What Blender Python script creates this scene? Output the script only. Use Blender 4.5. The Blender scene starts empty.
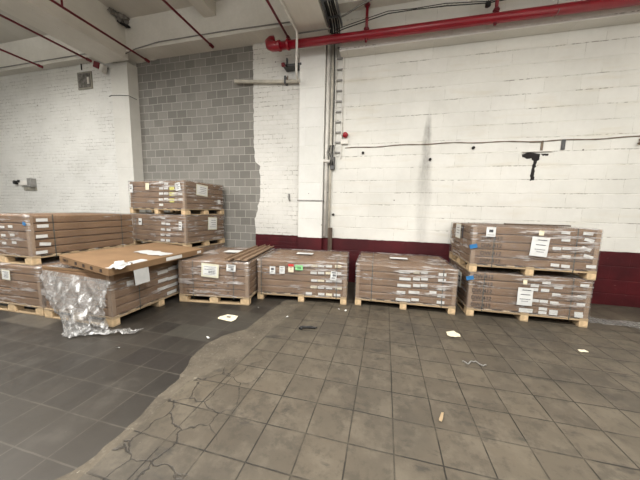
import bpy, bmesh, math, random
from mathutils import Vector, Matrix, noise
random.seed(7)
sc = bpy.context.scene
COL = sc.collection
H = 1.56
# ------------------------------------------------------------------ camera
F, YAW, PITCH, ROLL = 258.66, .2439, .1189, .0215
cy, sy, cp, sp, cr, sr = math.cos(YAW), math.sin(YAW), math.cos(PITCH), math.sin(PITCH), math.cos(ROLL), math.sin(ROLL)
fwd = Vector((-sy*cp, cy*cp, -sp)); rt = Vector((cy, sy, 0)); up = rt.cross(fwd)
r2 = cr*rt + sr*up; u2 = -sr*rt + cr*up
cam = bpy.data.cameras.new('camera'); cam.sensor_width = 36; cam.lens = 36*F/640; cam.clip_start = .05
co = bpy.data.objects.new('camera', cam); COL.objects.link(co); sc.camera = co
M3 = Matrix((r2, u2, -fwd)).transposed()
co.matrix_world = Matrix.Translation((0, 0, H)) @ M3.to_4x4()
CAM = Vector((0, 0, H))
def ray(x, y): return r2*((x-320)/F) - u2*((y-240)/F) + fwd

# ------------------------------------------------------------------ materials
def lin(c):
    return tuple(((v/255)/12.92 if v/255 <= .04045 else ((v/255+.055)/1.055)**2.4) for v in c) + (1,)
class NT:
    def __init__(s, name):
        s.m = bpy.data.materials.new(name); s.m.use_nodes = True
        s.t = s.m.node_tree; s.t.nodes.clear()
        s.out = s.n('ShaderNodeOutputMaterial')
    def n(s, typ, ins=None, **kw):
        nd = s.t.nodes.new(typ)
        for k, v in kw.items(): setattr(nd, k, v)
        if ins:
            for k, v in ins.items(): s.set(nd, k, v)
        return nd
    def set(s, nd, k, v):
        sock = nd.inputs[k]
        if isinstance(v, bpy.types.NodeSocket): s.t.links.new(v, sock)
        elif isinstance(v, bpy.types.Node): s.t.links.new(v.outputs[0], sock)
        else: sock.default_value = v
    def math(s, op, a, b=0, c=0, clamp=False):
        n = s.n('ShaderNodeMath', {0: a, 1: b, 2: c}, operation=op, use_clamp=clamp); return n.outputs[0]
    def mix(s, f, a, b, mode='MIX'):
        n = s.n('ShaderNodeMix', data_type='RGBA', blend_type=mode)
        s.set(n, 0, f); s.set(n, 6, a); s.set(n, 7, b); return n.outputs[2]
    def ramp(s, f, lo, hi):
        n = s.n('ShaderNodeMapRange', {0: f, 1: lo, 2: hi, 3: 0., 4: 1.}); n.interpolation_type = 'SMOOTHSTEP'; return n.outputs[0]
    def coord(s): return s.n('ShaderNodeTexCoord').outputs['Object']
    def noise(s, vec, scale, detail=4, rough=.55):
        return s.n('ShaderNodeTexNoise', {'Vector': vec, 'Scale': scale, 'Detail': detail, 'Roughness': rough}).outputs[0]
    def mapv(s, vec, sc=(1, 1, 1), loc=(0, 0, 0), rot=(0, 0, 0)):
        return s.n('ShaderNodeMapping', {'Vector': vec, 'Scale': sc, 'Location': loc, 'Rotation': rot}).outputs[0]
    def bump(s, h, strength=.5, dist=.01):
        return s.n('ShaderNodeBump', {'Height': h, 'Strength': strength, 'Distance': dist}).outputs[0]
    def bsdf(s, color, rough=.7, metal=0, normal=None, spec=.5):
        b = s.n('ShaderNodeBsdfPrincipled', {'Base Color': color, 'Roughness': rough, 'Metallic': metal, 'Specular IOR Level': spec})
        if normal is not None: s.set(b, 'Normal', normal)
        s.t.links.new(b.outputs[0], s.out.inputs[0]); return b

def m_simple(name, rgb, rough=.6, metal=0, var=.12, scale=8, bump=0, spec=.4, stretch=(1, 1, 1)):
    t = NT(name); c = t.mapv(t.coord(), stretch); nz = t.noise(c, scale)
    a = lin(rgb); lo = tuple(v*(1-var*1.6) for v in a[:3])+(1,); hi = tuple(min(1, v*(1+var)) for v in a[:3])+(1,)
    colr = t.mix(t.ramp(nz, .3, .7), lo, hi)
    nm = t.bump(nz, bump, .01) if bump else None
    t.bsdf(colr, rough, metal, nm, spec); return t.m

def m_painted(name, bw, bh, zph, joint=.55, vert=1.0, ms=.012, base=(226, 222, 213), maroon=False, stain=False, off=.5, xph=0, flake=.5):
    t = NT(name); oc = t.coord()
    sep = t.n('ShaderNodeSeparateXYZ', {0: oc}); X, Y, Z = sep.outputs
    # slightly wobbling coordinates so that courses are hand laid
    wob = t.noise(t.mapv(oc, (1, 1, 1)), 1.3, 2)
    wob2 = t.noise(oc, 9, 3)
    zz = t.math('ADD', t.math('ADD', Z, -zph), t.math('ADD', t.math('MULTIPLY', t.math('SUBTRACT', wob, .5), bh*.12), t.math('MULTIPLY', t.math('SUBTRACT', wob2, .5), .014)))
    xx = t.math('ADD', t.math('ADD', X, 50+xph), t.math('MULTIPLY', t.math('SUBTRACT', wob2, .5), .02))
    v = t.n('ShaderNodeCombineXYZ', {0: xx, 1: t.math('ADD', zz, bh*50)}).outputs[0]
    br = t.n('ShaderNodeTexBrick', {'Vector': v, 'Scale': 1., 'Mortar Size': ms, 'Mortar Smooth': .6, 'Brick Width': bw, 'Row Height': bh, 'Bias': 0., 'Color1': (0, 0, 0, 1), 'Color2': (1, 1, 1, 1), 'Mortar': (0, 0, 0, 1)}, offset=off)
    jf = br.outputs['Fac']
    # horizontal joints are stronger
    frac = t.math('FRACT', t.math('DIVIDE', t.math('ADD', zz, bh*50), bh))
    hj = t.math('SUBTRACT', 1., t.ramp(t.math('MINIMUM', frac, t.math('SUBTRACT', 1., frac)), 0., .012/bh))
    j = t.math('MAXIMUM', t.math('MULTIPLY', jf, vert), hj)
    patch = t.ramp(t.noise(t.mapv(oc, (1.2, 1, 2.5)), 1.6, 5), .42, .62)
    fine = t.ramp(t.noise(oc, 22, 3), .38, .62)
    jm = t.math('MULTIPLY', j, t.math('MULTIPLY', patch, fine))
    c = lin(base); c2 = tuple(v*.86 for v in c[:3])+(1,)
    big = t.noise(oc, .7, 5)
    colr = t.mix(t.ramp(big, .35, .7), c, c2)
    colr = t.mix(t.math('MULTIPLY', t.noise(oc, 14, 4), .14), colr, lin((150, 140, 122)))
    tint = t.mix(br.outputs['Color'], (.96, .96, .95, 1), (1, 1, 1, 1))
    colr = t.mix(1., colr, tint, 'MULTIPLY')
    colr = t.mix(t.math('MULTIPLY', jm, joint), colr, lin((95, 84, 70)))
    # chips where the paint has flaked off
    ch = t.ramp(t.noise(t.mapv(oc, (1, 1, 1.6)), 7, 6, .7), .69, .73)
    colr = t.mix(t.math('MULTIPLY', ch, flake), colr, lin((120, 104, 88)))
    dots = t.n('ShaderNodeTexVoronoi', {'Vector': oc, 'Scale': 2.1, 'Randomness': 1.}).outputs['Distance']
    colr = t.mix(t.math('MULTIPLY', t.math('SUBTRACT', 1., t.ramp(dots, .022, .036)), .8), colr, lin((60, 50, 44)))
    if stain:   # soot streak running up the wall
        cx = t.math('ADD', .72, t.math('MULTIPLY', t.math('SUBTRACT', t.noise(oc, 1.7, 3), .5), .16))
        dx = t.math('ABSOLUTE', t.math('SUBTRACT', X, cx))
        wd = t.math('MULTIPLY_ADD', t.math('SUBTRACT', 3.45, Z), .06, .05)
        wd = t.math('MINIMUM', wd, .13)
        st = t.math('SUBTRACT', 1., t.ramp(t.math('DIVIDE', dx, wd), .25, 1.3))
        st = t.math('MULTIPLY', st, t.math('SUBTRACT', 1., t.ramp(Z, 3.1, 3.5)))
        st = t.math('MULTIPLY', st, t.math('MULTIPLY_ADD', t.ramp(Z, 1.6, 2.7), .6, .4))
        st = t.math('MULTIPLY', st, t.math('MULTIPLY_ADD', t.noise(t.mapv(oc, (6, 1, 2)), 5, 5), .9, .1))
        colr = t.mix(st, colr, lin((120, 116, 110)))
        # grey smear under the ledge and old yellow run
        sm = t.math('MULTIPLY', t.ramp(t.noise(t.mapv(oc, (.5, 1, 3)), 2., 4), .52, .75), .28)
        colr = t.mix(sm, colr, lin((196, 184, 158)))
    if maroon:
        edge = t.math('ADD', Z, t.math('MULTIPLY', t.math('SUBTRACT', t.noise(oc, 8, 4), .5), .025))
        mk = t.math('LESS_THAN', edge, .945)
        mc = t.mix(t.ramp(t.noise(oc, 2.5, 6), .3, .7), lin((58, 5, 12)), lin((76, 10, 18)))
        sc_ = t.ramp(t.noise(t.mapv(oc, (1.5, 1, 9)), 4, 6, .7), .66, .7)
        mc = t.mix(t.math('MULTIPLY', sc_, .55), mc, lin((170, 130, 125)))
        mc = t.mix(t.math('MULTIPLY', jm, .5), mc, lin((30, 6, 10)))
        colr = t.mix(mk, colr, mc)
    hgt = t.math('SUBTRACT', t.math('MULTIPLY', t.noise(oc, 12, 5), .35), j)
    t.bsdf(colr, .62, 0, t.bump(hgt, .55, .006), .35); return t.m

def m_block():
    t = NT('grey_block'); oc = t.coord()
    sep = t.n('ShaderNodeSeparateXYZ', {0: oc}); X, Y, Z = sep.outputs
    w = t.math('MULTIPLY', t.math('SUBTRACT', t.noise(oc, 1.5, 2), .5), .03)
    v = t.n('ShaderNodeCombineXYZ', {0: t.math('ADD', X, 30.), 1: t.math('ADD', t.math('ADD', Z, 184*.05-4.63+.0), w)}).outputs[0]
    br = t.n('ShaderNodeTexBrick', {'Vector': v, 'Scale': 1., 'Mortar Size': .0065, 'Mortar Smooth': .3, 'Brick Width': .283, 'Row Height': .184, 'Bias': 0., 'Color1': lin((122, 119, 113)), 'Color2': lin((146, 143, 136)), 'Mortar': lin((184, 180, 172))}, offset=.5)
    nz = t.noise(oc, 60, 4)
    c = t.mix(t.math('MULTIPLY', nz, .35), br.outputs['Color'], lin((90, 88, 84)))
    c = t.mix(t.math('MULTIPLY', t.ramp(t.noise(oc, 1.1, 4), .45, .7), .25), c, lin((150, 146, 138)))
    t.bsdf(c, .9, 0, t.bump(t.math('ADD', t.math('MULTIPLY', br.outputs['Fac'], -1.), t.math('MULTIPLY', nz, .4)), .5, .006), .2)
    return t.m

def m_floor(kind):
    t = NT('floor_'+kind); oc = t.coord()
    w = t.noise(oc, 2.2, 3)
    off = t.n('ShaderNodeVectorMath', {0: oc, 1: (60-.13+.2965, 60-2.46+.5*.2965*0, 0)}, operation='ADD').outputs[0]
    sep = t.n('ShaderNodeSeparateXYZ', {0: off})
    T = .2965 if kind != 'dark' else .2965
    fx = t.math('ADD', sep.outputs[0], t.math('MULTIPLY', t.math('SUBTRACT', w, .5), .012))
    # make phases exact: (X-.13)/T and (Y-2.46)/T are whole at the joints
    ex = (60+.2965) % T; ey = 60 % T
    vx = t.math('ADD', fx, -ex); vy = t.math('ADD', t.math('ADD', sep.outputs[1], -ey), t.math('MULTIPLY', t.math('SUBTRACT', t.noise(oc, 3.1, 2), .5), .012))
    v = t.n('ShaderNodeCombineXYZ', {0: vx, 1: vy}).outputs[0]
    br = t.n('ShaderNodeTexBrick', {'Vector': v, 'Scale': 1., 'Mortar Size': .0058, 'Mortar Smooth': .35, 'Brick Width': T, 'Row Height': T, 'Bias': 0., 'Color1': (0, 0, 0, 1), 'Color2': (1, 1, 1, 1), 'Mortar': (.5, .5, .5, 1)}, offset=0.)
    rnd = br.outputs['Color']; jf = br.outputs['Fac']
    big = t.noise(oc, .8, 6, .6); mid = t.noise(oc, 4, 6, .65); fine = t.noise(oc, 26, 5, .7)
    if kind == 'tile':
        c = t.mix(rnd, lin((76, 69, 59)), lin((87, 79, 67)))
        c = t.mix(t.math('MULTIPLY', t.ramp(big, .42, .68), .6), c, lin((60, 56, 50)))
        c = t.mix(t.math('MULTIPLY', t.ramp(mid, .46, .64), .5), c, lin((100, 92, 79)))
        c = t.mix(t.math('MULTIPLY', t.ramp(t.noise(t.mapv(oc, (1, 1, 1), (5, 2, 0)), 7, 6, .75), .48, .62), .6), c, lin((62, 57, 49)))
        c = t.mix(t.math('MULTIPLY', t.ramp(t.noise(t.mapv(oc, (1, 2.2, 1), (1, 6, 0)), 2.6, 5, .65), .58, .68), .65), c, lin((50, 47, 43)))
        c = t.mix(t.math('MULTIPLY', t.ramp(t.noise(t.mapv(oc, (1, 1, 1), (9, 4, 0)), 1.9, 5, .7), .6, .7), .6), c, lin((56, 52, 47)))
        c = t.mix(t.math('MULTIPLY', t.ramp(fine, .55, .75), .3), c, lin((70, 64, 56)))
        joint = lin((34, 31, 27)); js = .9; rough = t.math('MULTIPLY_ADD', mid, .35, .35)
        # scattered paint and plaster specks
        spk = t.ramp(t.noise(oc, 45, 2, .5), .76, .79)
        c = t.mix(t.math('MULTIPLY', spk, t.math('MULTIPLY', t.ramp(big, .5, .6), .7)), c, lin((190, 182, 168)))
        # cracks close to the old edge
        vo = t.n('ShaderNodeTexVoronoi', {'Vector': t.n('ShaderNodeVectorMath', {0: oc, 1: t.n('ShaderNodeVectorMath', {0: t.n('ShaderNodeTexNoise', {'Vector': oc, 'Scale': 5., 'Detail': 4.}).outputs['Color'], 1: (.2, .2, .2)}, operation='MULTIPLY').outputs[0]}, operation='ADD').outputs[0], 'Scale': 3.4}, feature='DISTANCE_TO_EDGE').outputs['Distance']
        sx = t.n('ShaderNodeSeparateXYZ', {0: oc}).outputs[0]
        near = t.math('MULTIPLY', t.math('SUBTRACT', 1., t.ramp(sx, -1.2, -.95)), t.math('SUBTRACT', 1., t.ramp(t.n('ShaderNodeSeparateXYZ', {0: oc}).outputs[1], 2.0, 2.5)))
        ck = t.math('MULTIPLY', t.math('SUBTRACT', 1., t.ramp(vo, .008, .022)), near)
        c = t.mix(t.math('MULTIPLY', ck, .75), c, lin((34, 30, 26)))
        hgt = t.math('ADD', t.math('MULTIPLY', jf, -1.), t.math('ADD', t.math('MULTIPLY', mid, .35), t.math('MULTIPLY', ck, -.7)))
        bs = .6
    elif kind == 'dark':
        c = t.mix(rnd, lin((36, 33, 30)), lin((47, 43, 38)))
        c = t.mix(t.math('MULTIPLY', t.ramp(big, .4, .65), .5), c, lin((58, 53, 47)))
        c = t.mix(t.math('MULTIPLY', t.ramp(mid, .52, .75), .35), c, lin((88, 83, 75)))
        sy_ = t.n('ShaderNodeSeparateXYZ', {0: oc}).outputs[1]
        c = t.mix(t.math('MULTIPLY', t.math('SUBTRACT', 1., t.ramp(t.math('ADD', sy_, t.math('MULTIPLY', big, .9)), 1.5, 2.5)), .4), c, lin((66, 61, 54)))
        c = t.mix(t.math('MULTIPLY', t.ramp(t.noise(oc, 60, 2, .5), .77, .8), .5), c, lin((150, 145, 135)))
        sxyz = t.n('ShaderNodeSeparateXYZ', {0: oc}).outputs
        def rect(x0, x1, y0, y1):
            a = t.math('MULTIPLY', t.ramp(sxyz[0], x0-.03, x0+.03), t.math('SUBTRACT', 1., t.ramp(sxyz[0], x1-.03, x1+.03)))
            b_ = t.math('MULTIPLY', t.ramp(sxyz[1], y0-.03, y0+.03), t.math('SUBTRACT', 1., t.ramp(sxyz[1], y1-.03, y1+.03)))
            return t.math('MULTIPLY', a, b_)
        c = t.mix(t.math('MULTIPLY', rect(-4.9, -4.15, 2.16, 2.46), t.math('MULTIPLY_ADD', fine, .6, .2)), c, lin((92, 86, 76)))
        c = t.mix(t.math('MULTIPLY', rect(-2.54, -1.95, 2.46, 2.76), .5), c, lin((72, 69, 62)))
        c = t.mix(t.math('MULTIPLY', rect(-2.24, -1.65, 2.76, 3.35), .35), c, lin((72, 69, 62)))
        c = t.mix(t.math('MULTIPLY', rect(-2.54, -1.65, 1.87, 2.16), .7), c, lin((40, 36, 33)))
        joint = lin((92, 87, 78)); js = .4; rough = t.math('MULTIPLY_ADD', mid, .35, .3)
        hgt = t.math('MULTIPLY', mid, .5); bs = .25
    else:
        c = t.mix(t.ramp(mid, .35, .65), lin((70, 63, 53)), lin((88, 80, 68)))
        c = t.mix(t.math('MULTIPLY', t.ramp(fine, .5, .7), .5), c, lin((106, 99, 87)))
        wv = t.ramp(t.noise(t.mapv(oc, (2, 2, 1)), 6, 8, .8), .6, .63)
        c = t.mix(t.math('MULTIPLY', wv, .45), c, lin((150, 143, 128)))
        joint = lin((70, 64, 56)); js = .12; rough = .8
        hgt = t.math('ADD', fine, mid); bs = .6
    brk = t.math('MULTIPLY_ADD', t.ramp(t.noise(t.mapv(oc, (1, 1, 1), (2, 8, 0)), 3.5, 5, .7), .36, .58), .65, .35)
    jf2 = t.math('MULTIPLY', jf, brk)
    c = t.mix(t.math('MULTIPLY', jf2, js), c, joint)
    t.bsdf(c, rough, 0, t.bump(hgt, bs, .006), .4); return t.m

def m_concrete(name, a, b, rough=.85):
    t = NT(name); oc = t.coord()
    c = t.mix(t.ramp(t.noise(oc, 1.1, 6), .3, .7), lin(a), lin(b))
    c = t.mix(t.math('MULTIPLY', t.noise(t.mapv(oc, (3, .6, 3)), 6, 5), .2), c, lin((140, 132, 118)))
    c = t.mix(t.math('MULTIPLY', t.ramp(t.noise(oc, 9, 6, .7), .68, .74), .5), c, lin((90, 84, 76)))
    t.bsdf(c, rough, 0, t.bump(t.noise(oc, 18, 5), .3, .006), .25); return t.m

def m_film(name, lo=.12, hi=.75, scale=(1.2, 1.2, 9), tint=(178, 170, 160), thr=(.45, .75), gl=.22, pmin=.12):
    """thin polyethylene: mostly see through, milky along its creases, glossy"""
    t = NT(name); oc = t.coord()
    n1 = t.noise(t.mapv(oc, scale, (0, 0, 0), (.06, .05, 0)), 2.2, 6, .65)
    n2 = t.noise(t.mapv(oc, (scale[0]*2.2, scale[1]*2.2, scale[2]*2.5), (3, 1, 0), (-.14, .1, 0)), 2.6, 5, .6)
    r1 = t.ramp(n1, thr[0], thr[1]); r2_ = t.ramp(n2, .55, .7)
    pm = t.ramp(t.noise(t.mapv(oc, (1, 1, 2.2), (7, 3, 1)), 2.1, 4, .6), .42, .6)
    r1 = t.math('MULTIPLY', r1, t.math('MULTIPLY_ADD', pm, 1.-pmin, pmin)); r2_ = t.math('MULTIPLY', r2_, t.math('MULTIPLY_ADD', pm, 1.-pmin, pmin))
    al = t.math('ADD', t.math('MULTIPLY', r1, hi-lo), t.math('MULTIPLY_ADD', r2_, .22, lo), clamp=True)
    bmp = t.bump(t.math('ADD', n1, n2), .7, .02)
    d = t.n('ShaderNodeBsdfDiffuse', {'Color': lin(tint), 'Normal': bmp})
    tl = t.n('ShaderNodeBsdfTranslucent', {'Color': lin(tint)})
    dm = t.n('ShaderNodeMixShader', {0: .25, 1: d.outputs[0], 2: tl.outputs[0]})
    g = t.n('ShaderNodeBsdfGlossy', {'Color': (.95, .95, .95, 1), 'Roughness': .3, 'Normal': bmp})
    tr = t.n('ShaderNodeBsdfTransparent', {'Color': (.97, .97, .965, 1)})
    a = t.n('ShaderNodeMixShader', {0: al, 1: tr.outputs[0], 2: dm.outputs[0]})
    b = t.n('ShaderNodeMixShader', {0: t.math('MULTIPLY_ADD', r1, gl, .035, clamp=True), 1: a.outputs[0], 2: g.outputs[0]})
    t.t.links.new(b.outputs[0], t.out.inputs[0]); return t.m

def m_cardboard(name, a, b):
    t = NT(name); oc = t.coord()
    n = t.noise(t.mapv(oc, (1, 1, 3)), 3, 5)
    c = t.mix(t.ramp(n, .3, .7), lin(a), lin(b))
    oi = t.n('ShaderNodeObjectInfo').outputs['Random']
    c = t.mix(t.math('MULTIPLY', oi, .28), c, lin((112, 88, 66)))
    c = t.mix(t.math('MULTIPLY', t.ramp(t.noise(oc, 40, 3), .5, .8), .15), c, lin((100, 78, 58)))
    t.bsdf(c, .82, 0, t.bump(t.noise(t.mapv(oc, (1, 1, 8)), 10, 4), .15, .004), .2); return t.m

def m_paper(name, rgb, lines=0):
    t = NT(name); oc = t.coord()
    c = t.mix(t.ramp(t.noise(oc, 9, 3), .3, .7), lin(rgb), tuple(v*.9 for v in lin(rgb)[:3])+(1,))
    t.bsdf(c, .55, 0, t.bump(t.noise(oc, 14, 3), .25, .006), .4); return t.m

MT = {}
MT['brick_left'] = m_painted('white_brick_left', .235, .088, 0, .75, .75, .008, (224, 223, 218), flake=.45)
MT['brick_mid'] = m_painted('white_brick_middle', .235, .1, 0, .8, .75, .008, (224, 222, 216), maroon=True, flake=.75)
MT['block_white'] = m_painted('white_block_right', .52, .2435, 1.916, .8, .35, .006, (226, 224, 217), maroon=True, stain=True, flake=.35)
MT['column'] = m_painted('white_column', .7, .38, .2, .22, .3, .006, (229, 228, 223), maroon=True, flake=.6)
MT['pillar'] = m_painted('white_pillar', .9, .6, .1, .12, .2, .006, (222, 220, 213), flake=.8)
MT['grey_block'] = m_block()
for k in ('tile', 'dark', 'cement'): MT['floor_'+k] = m_floor(k)
MT['ceiling'] = m_concrete('ceiling_paint', (196, 192, 182), (210, 206, 197))
MT['beam'] = m_concrete('beam_paint', (214, 210, 200), (226, 222, 213))
MT['film'] = m_film('stretch_film', .09, .9, scale=(1.0, 1.0, 11), tint=(200, 192, 187), thr=(.47, .7), gl=.35)
MT['film_thin'] = m_film('thin_film', .02, .35, scale=(1.6, 1.6, 15), tint=(206, 199, 192), thr=(.55, .75))
MT['film_top'] = MT['film']
MT['film_loose'] = m_film('torn_film', .42, .72, (5, 5, 3), (160, 158, 155), (.5, .64), .55, .6)
MT['card'] = m_cardboard('brown_cardboard', (112, 87, 65), (130, 103, 79))
MT['card_bare'] = m_cardboard('bare_cardboard', (120, 95, 70), (134, 107, 79))
MT['card_dark'] = m_simple('dark_print', (58, 44, 36), .9)
MT['wood'] = m_simple('pallet_wood', (168, 146, 116), .8, 0, .18, 3, .2, .2, (1, 1, 8))
MT['wood_end'] = m_simple('pallet_block_wood', (200, 174, 138), .85, 0, .15, 12, .2, .2)
MT['plank'] = m_simple('weathered_wood', (88, 76, 66), .9, 0, .2, 5, .3, .2, (4, 4, .6))
MT['corner'] = m_cardboard('corner_cardboard', (138, 116, 96), (152, 130, 108))
MT['strap'] = m_simple('black_strap', (66, 66, 58), .45)
MT['paper'] = m_paper('white_paper', (212, 212, 209))
MT['paper_wrap'] = m_paper('crumpled_paper', (186, 186, 184)); MT['cream'] = m_paper('cream_paper', (224, 214, 186))
MT['yellow'] = m_paper('yellow_paper', (206, 200, 92)); MT['green'] = m_paper('green_paper', (140, 205, 140))
MT['pouch'] = m_paper('pouch_rim', (206, 202, 180)); MT['redp'] = m_paper('red_paper', (190, 60, 56))
MT['ink'] = m_simple('black_ink', (48, 48, 56), .8); MT['bluep'] = m_paper('blue_paper', (60, 120, 170))
MT['red'] = m_simple('red_pipe_paint', (140, 12, 32), .28, 0, .1, 5, 0, .6)
MT['darkred'] = m_simple('dark_red_paint', (112, 20, 34), .4, 0, .15, 5)
MT['conduit'] = m_simple('grey_conduit', (140, 138, 134), .5, .2)
MT['beige'] = m_simple('beige_pipe_paint', (196, 190, 176), .5, 0, .12, 5)
MT['whitep'] = m_simple('white_pipe_paint', (214, 210, 202), .5, 0, .1, 6)
MT['black'] = m_simple('black_cable', (36, 35, 34), .6)
MT['steel'] = m_simple('galvanised_steel', (110, 112, 114), .45, .6)
MT['darksteel'] = m_simple('dark_steel', (84, 84, 84), .5, .3)
MT['rust'] = m_simple('rusty_cable', (122, 108, 94), .8)
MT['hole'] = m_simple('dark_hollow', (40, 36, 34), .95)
MT['soot'] = m_simple('broken_concrete', (118, 114, 108), .95, 0, .3, 12, .4)
MT['metalbox'] = m_simple('grey_metal_plate', (150, 146, 134), .5, .3, .15, 4)
MT['beacon'] = m_simple('red_beacon_lens', (150, 18, 34), .25)
MT['tape'] = m_simple('blue_tape', (48, 110, 160), .4)

# ------------------------------------------------------------------ mesh helpers
class MB:
    def __init__(s): s.v = []; s.f = []
    def box(s, x0, x1, y0, y1, z0, z1, M=None):
        b = len(s.v)
        for z in (z0, z1):
            for x, y in ((x0, y0), (x1, y0), (x1, y1), (x0, y1)):
                p = Vector((x, y, z)); s.v.append(M @ p if M else p)
        s.f += [tuple(b+i for i in q) for q in ((3, 2, 1, 0), (4, 5, 6, 7), (0, 1, 5, 4), (1, 2, 6, 5), (2, 3, 7, 6), (3, 0, 4, 7))]
        return s
    def tube(s, pts, r, n=10, cap=True):
        pts = [Vector(p) for p in pts]; rings = []
        prev = None
        for i, p in enumerate(pts):
            d = (pts[min(i+1, len(pts)-1)] - pts[max(i-1, 0)]).normalized()
            ref = prev if prev is not None else (Vector((0, 0, 1)) if abs(d.z) < .9 else Vector((1, 0, 0)))
            a = d.cross(ref)
            if a.length < 1e-4: a = d.cross(Vector((0, 1, .3)))
            a.normalize(); b = a.cross(d).normalized(); prev = b
            rr = r[i] if isinstance(r, (list, tuple)) else r
            base = len(s.v); rings.append(base)
            for k in range(n):
                an = 2*math.pi*k/n; s.v.append(p + a*math.cos(an)*rr + b*math.sin(an)*rr)
        for i in range(len(rings)-1):
            A, B = rings[i], rings[i+1]
            for k in range(n):
                k2 = (k+1) % n; s.f.append((A+k, A+k2, B+k2, B+k))
        if cap:
            s.f.append(tuple(rings[0]+k for k in reversed(range(n)))); s.f.append(tuple(rings[-1]+k for k in range(n)))
        return s
    def grid(s, P):
        b = len(s.v); n = len(P); m = len(P[0])
        for row in P: s.v += [Vector(p) for p in row]
        for i in range(n-1):
            for j in range(m-1):
                a = b+i*m+j; s.f.append((a, a+1, a+m+1, a+m))
        return s
    def poly(s, pts, z0, z1):
        b = len(s.v); n = len(pts)
        s.v += [Vector((p[0], p[1], z0)) for p in pts] + [Vector((p[0], p[1], z1)) for p in pts]
        s.f.append(tuple(reversed(range(b, b+n)))); s.f.append(tuple(range(b+n, b+2*n)))
        for i in range(n): j = (i+1) % n; s.f.append((b+i, b+j, b+n+j, b+n+i))
        return s
    def build(s, name, mat, parent=None, M=None, smooth=False, bevel=0):
        me = bpy.data.meshes.new(name); me.from_pydata([tuple(v) for v in s.v], [], s.f); me.update()
        if bevel:
            bm = bmesh.new(); bm.from_mesh(me)
            bmesh.ops.bevel(bm, geom=list(bm.edges), offset=bevel, segments=2, affect='EDGES', profile=.5)
            bm.to_mesh(me); bm.free()
        bm = bmesh.new(); bm.from_mesh(me); bmesh.ops.recalc_face_normals(bm, faces=bm.faces); bm.to_mesh(me); bm.free()
        me.materials.append(MT[mat] if isinstance(mat, str) else mat)
        if smooth: me.polygons.foreach_set('use_smooth', [True]*len(me.polygons))
        return link(me, name, parent, M)
def link(me, name, parent=None, M=None):
    o = bpy.data.objects.new(name, me); COL.objects.link(o)
    if parent: o.parent = parent
    if M is not None: o.matrix_local = M
    return o
def tag(o, label=None, cat=None, group=None, kind=None):
    if label: o['label'] = label
    if cat: o['category'] = cat
    if group: o['group'] = group
    if kind: o['kind'] = kind
    return o
def empty(name, M, label, cat, group=None):
    o = bpy.data.objects.new(name, None); COL.objects.link(o); o.empty_display_size = .1
    o.matrix_local = M; return tag(o, label, cat, group)
def struct(mb, name, mat, **k): o = mb.build(name, mat, **k); o['kind'] = 'structure'; return o
def arc(c, r, a0, a1, n, u, v):
    c = Vector(c); u = Vector(u); v = Vector(v)
    return [c + u*math.cos(a0+(a1-a0)*i/n)*r + v*math.sin(a0+(a1-a0)*i/n)*r for i in range(n+1)]
T = Matrix.Translation

# ------------------------------------------------------------------ the room
YG, YW, YL, YP, YM, YC = 5.62, 5.475, 5.40, 5.345, 5.60, 5.36
XR, XLf = 6.5, -13.5
# floor: three faces sets sharing a ragged border
rag = [(-1.09, 5.7), (-1.09, 4.63), (-1.31, 4.26), (-1.59, 4.01), (-1.63, 3.5), (-1.66, 3.08), (-1.67, 2.86), (-1.80, 2.70), (-1.90, 2.5), (-1.91, 2.38), (-1.88, 2.12), (-1.80, 1.97), (-1.76, 1.82), (-1.74, 1.6), (-1.69, 1.3), (-1.69, 1.07), (-1.74, .9), (-1.8, -5)]
def ragged(pts, amp, step=.05):
    out = [pts[0]]
    for a, b in zip(pts, pts[1:]):
        n = max(1, int(math.dist(a, b)/step))
        for i in range(1, n+1):
            x = a[0]+(b[0]-a[0])*i/n; y = a[1]+(b[1]-a[1])*i/n
            x += (noise.noise(Vector((x*6, y*9, 3)))*.7 + noise.noise(Vector((x*20, y*22, 7)))*.4)*amp if i < n or b[1] > -4 else 0
            out.append((x, y))
    return out
border = ragged(rag, .04)
cem = ragged([(-1.09, 5.7), (-1.1, 4.4), (-1.3, 4.0), (-1.34, 3.1), (-1.37, 2.5), (-1.4, 2.15), (-1.56, 1.95), (-1.64, 1.8), (-1.62, 1.3), (-1.62, .9), (-1.7, -4.0), (-1.8, -5)], .025)
me = bpy.data.meshes.new('floor')
bm = bmesh.new()
def ngon(pts, mi):
    f = bm.faces.new([bm.verts.new((x, y, 0)) for x, y in pts]); f.material_index = mi
ngon([(XLf, 5.7), (XLf, -5)] + list(reversed(border)), 1)
ngon(border + list(reversed(cem[1:-1])), 2)
ngon(cem + [(XR, -5), (XR, 5.7)], 0)
bmesh.ops.triangulate(bm, faces=bm.faces)
for f in bm.faces:
    f.normal_update()
    if f.normal.z < 0: f.normal_flip()
bm.to_mesh(me); bm.free()
for k in ('tile', 'dark', 'cement'): me.materials.append(MT['floor_'+k])
fl = link(me, 'floor'); fl['kind'] = 'structure'

struct(MB().box(XLf, XR, -5, 5.7, -.12, -.004), 'floor', 'floor_cement')
# walls
struct(MB().box(XLf, -6.72, YL, YL+.4, 0, 5.3), 'wall_left', 'brick_left')
struct(MB().box(-6.75, -6.23, YP, YG+.3, 0, 5.0), 'trim_1', 'pillar')           # pillar beside the grey blocks
struct(MB().box(-6.25, -2.6, YG, YG+.3, 0, 5.4), 'wall_back', 'grey_block')
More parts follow.
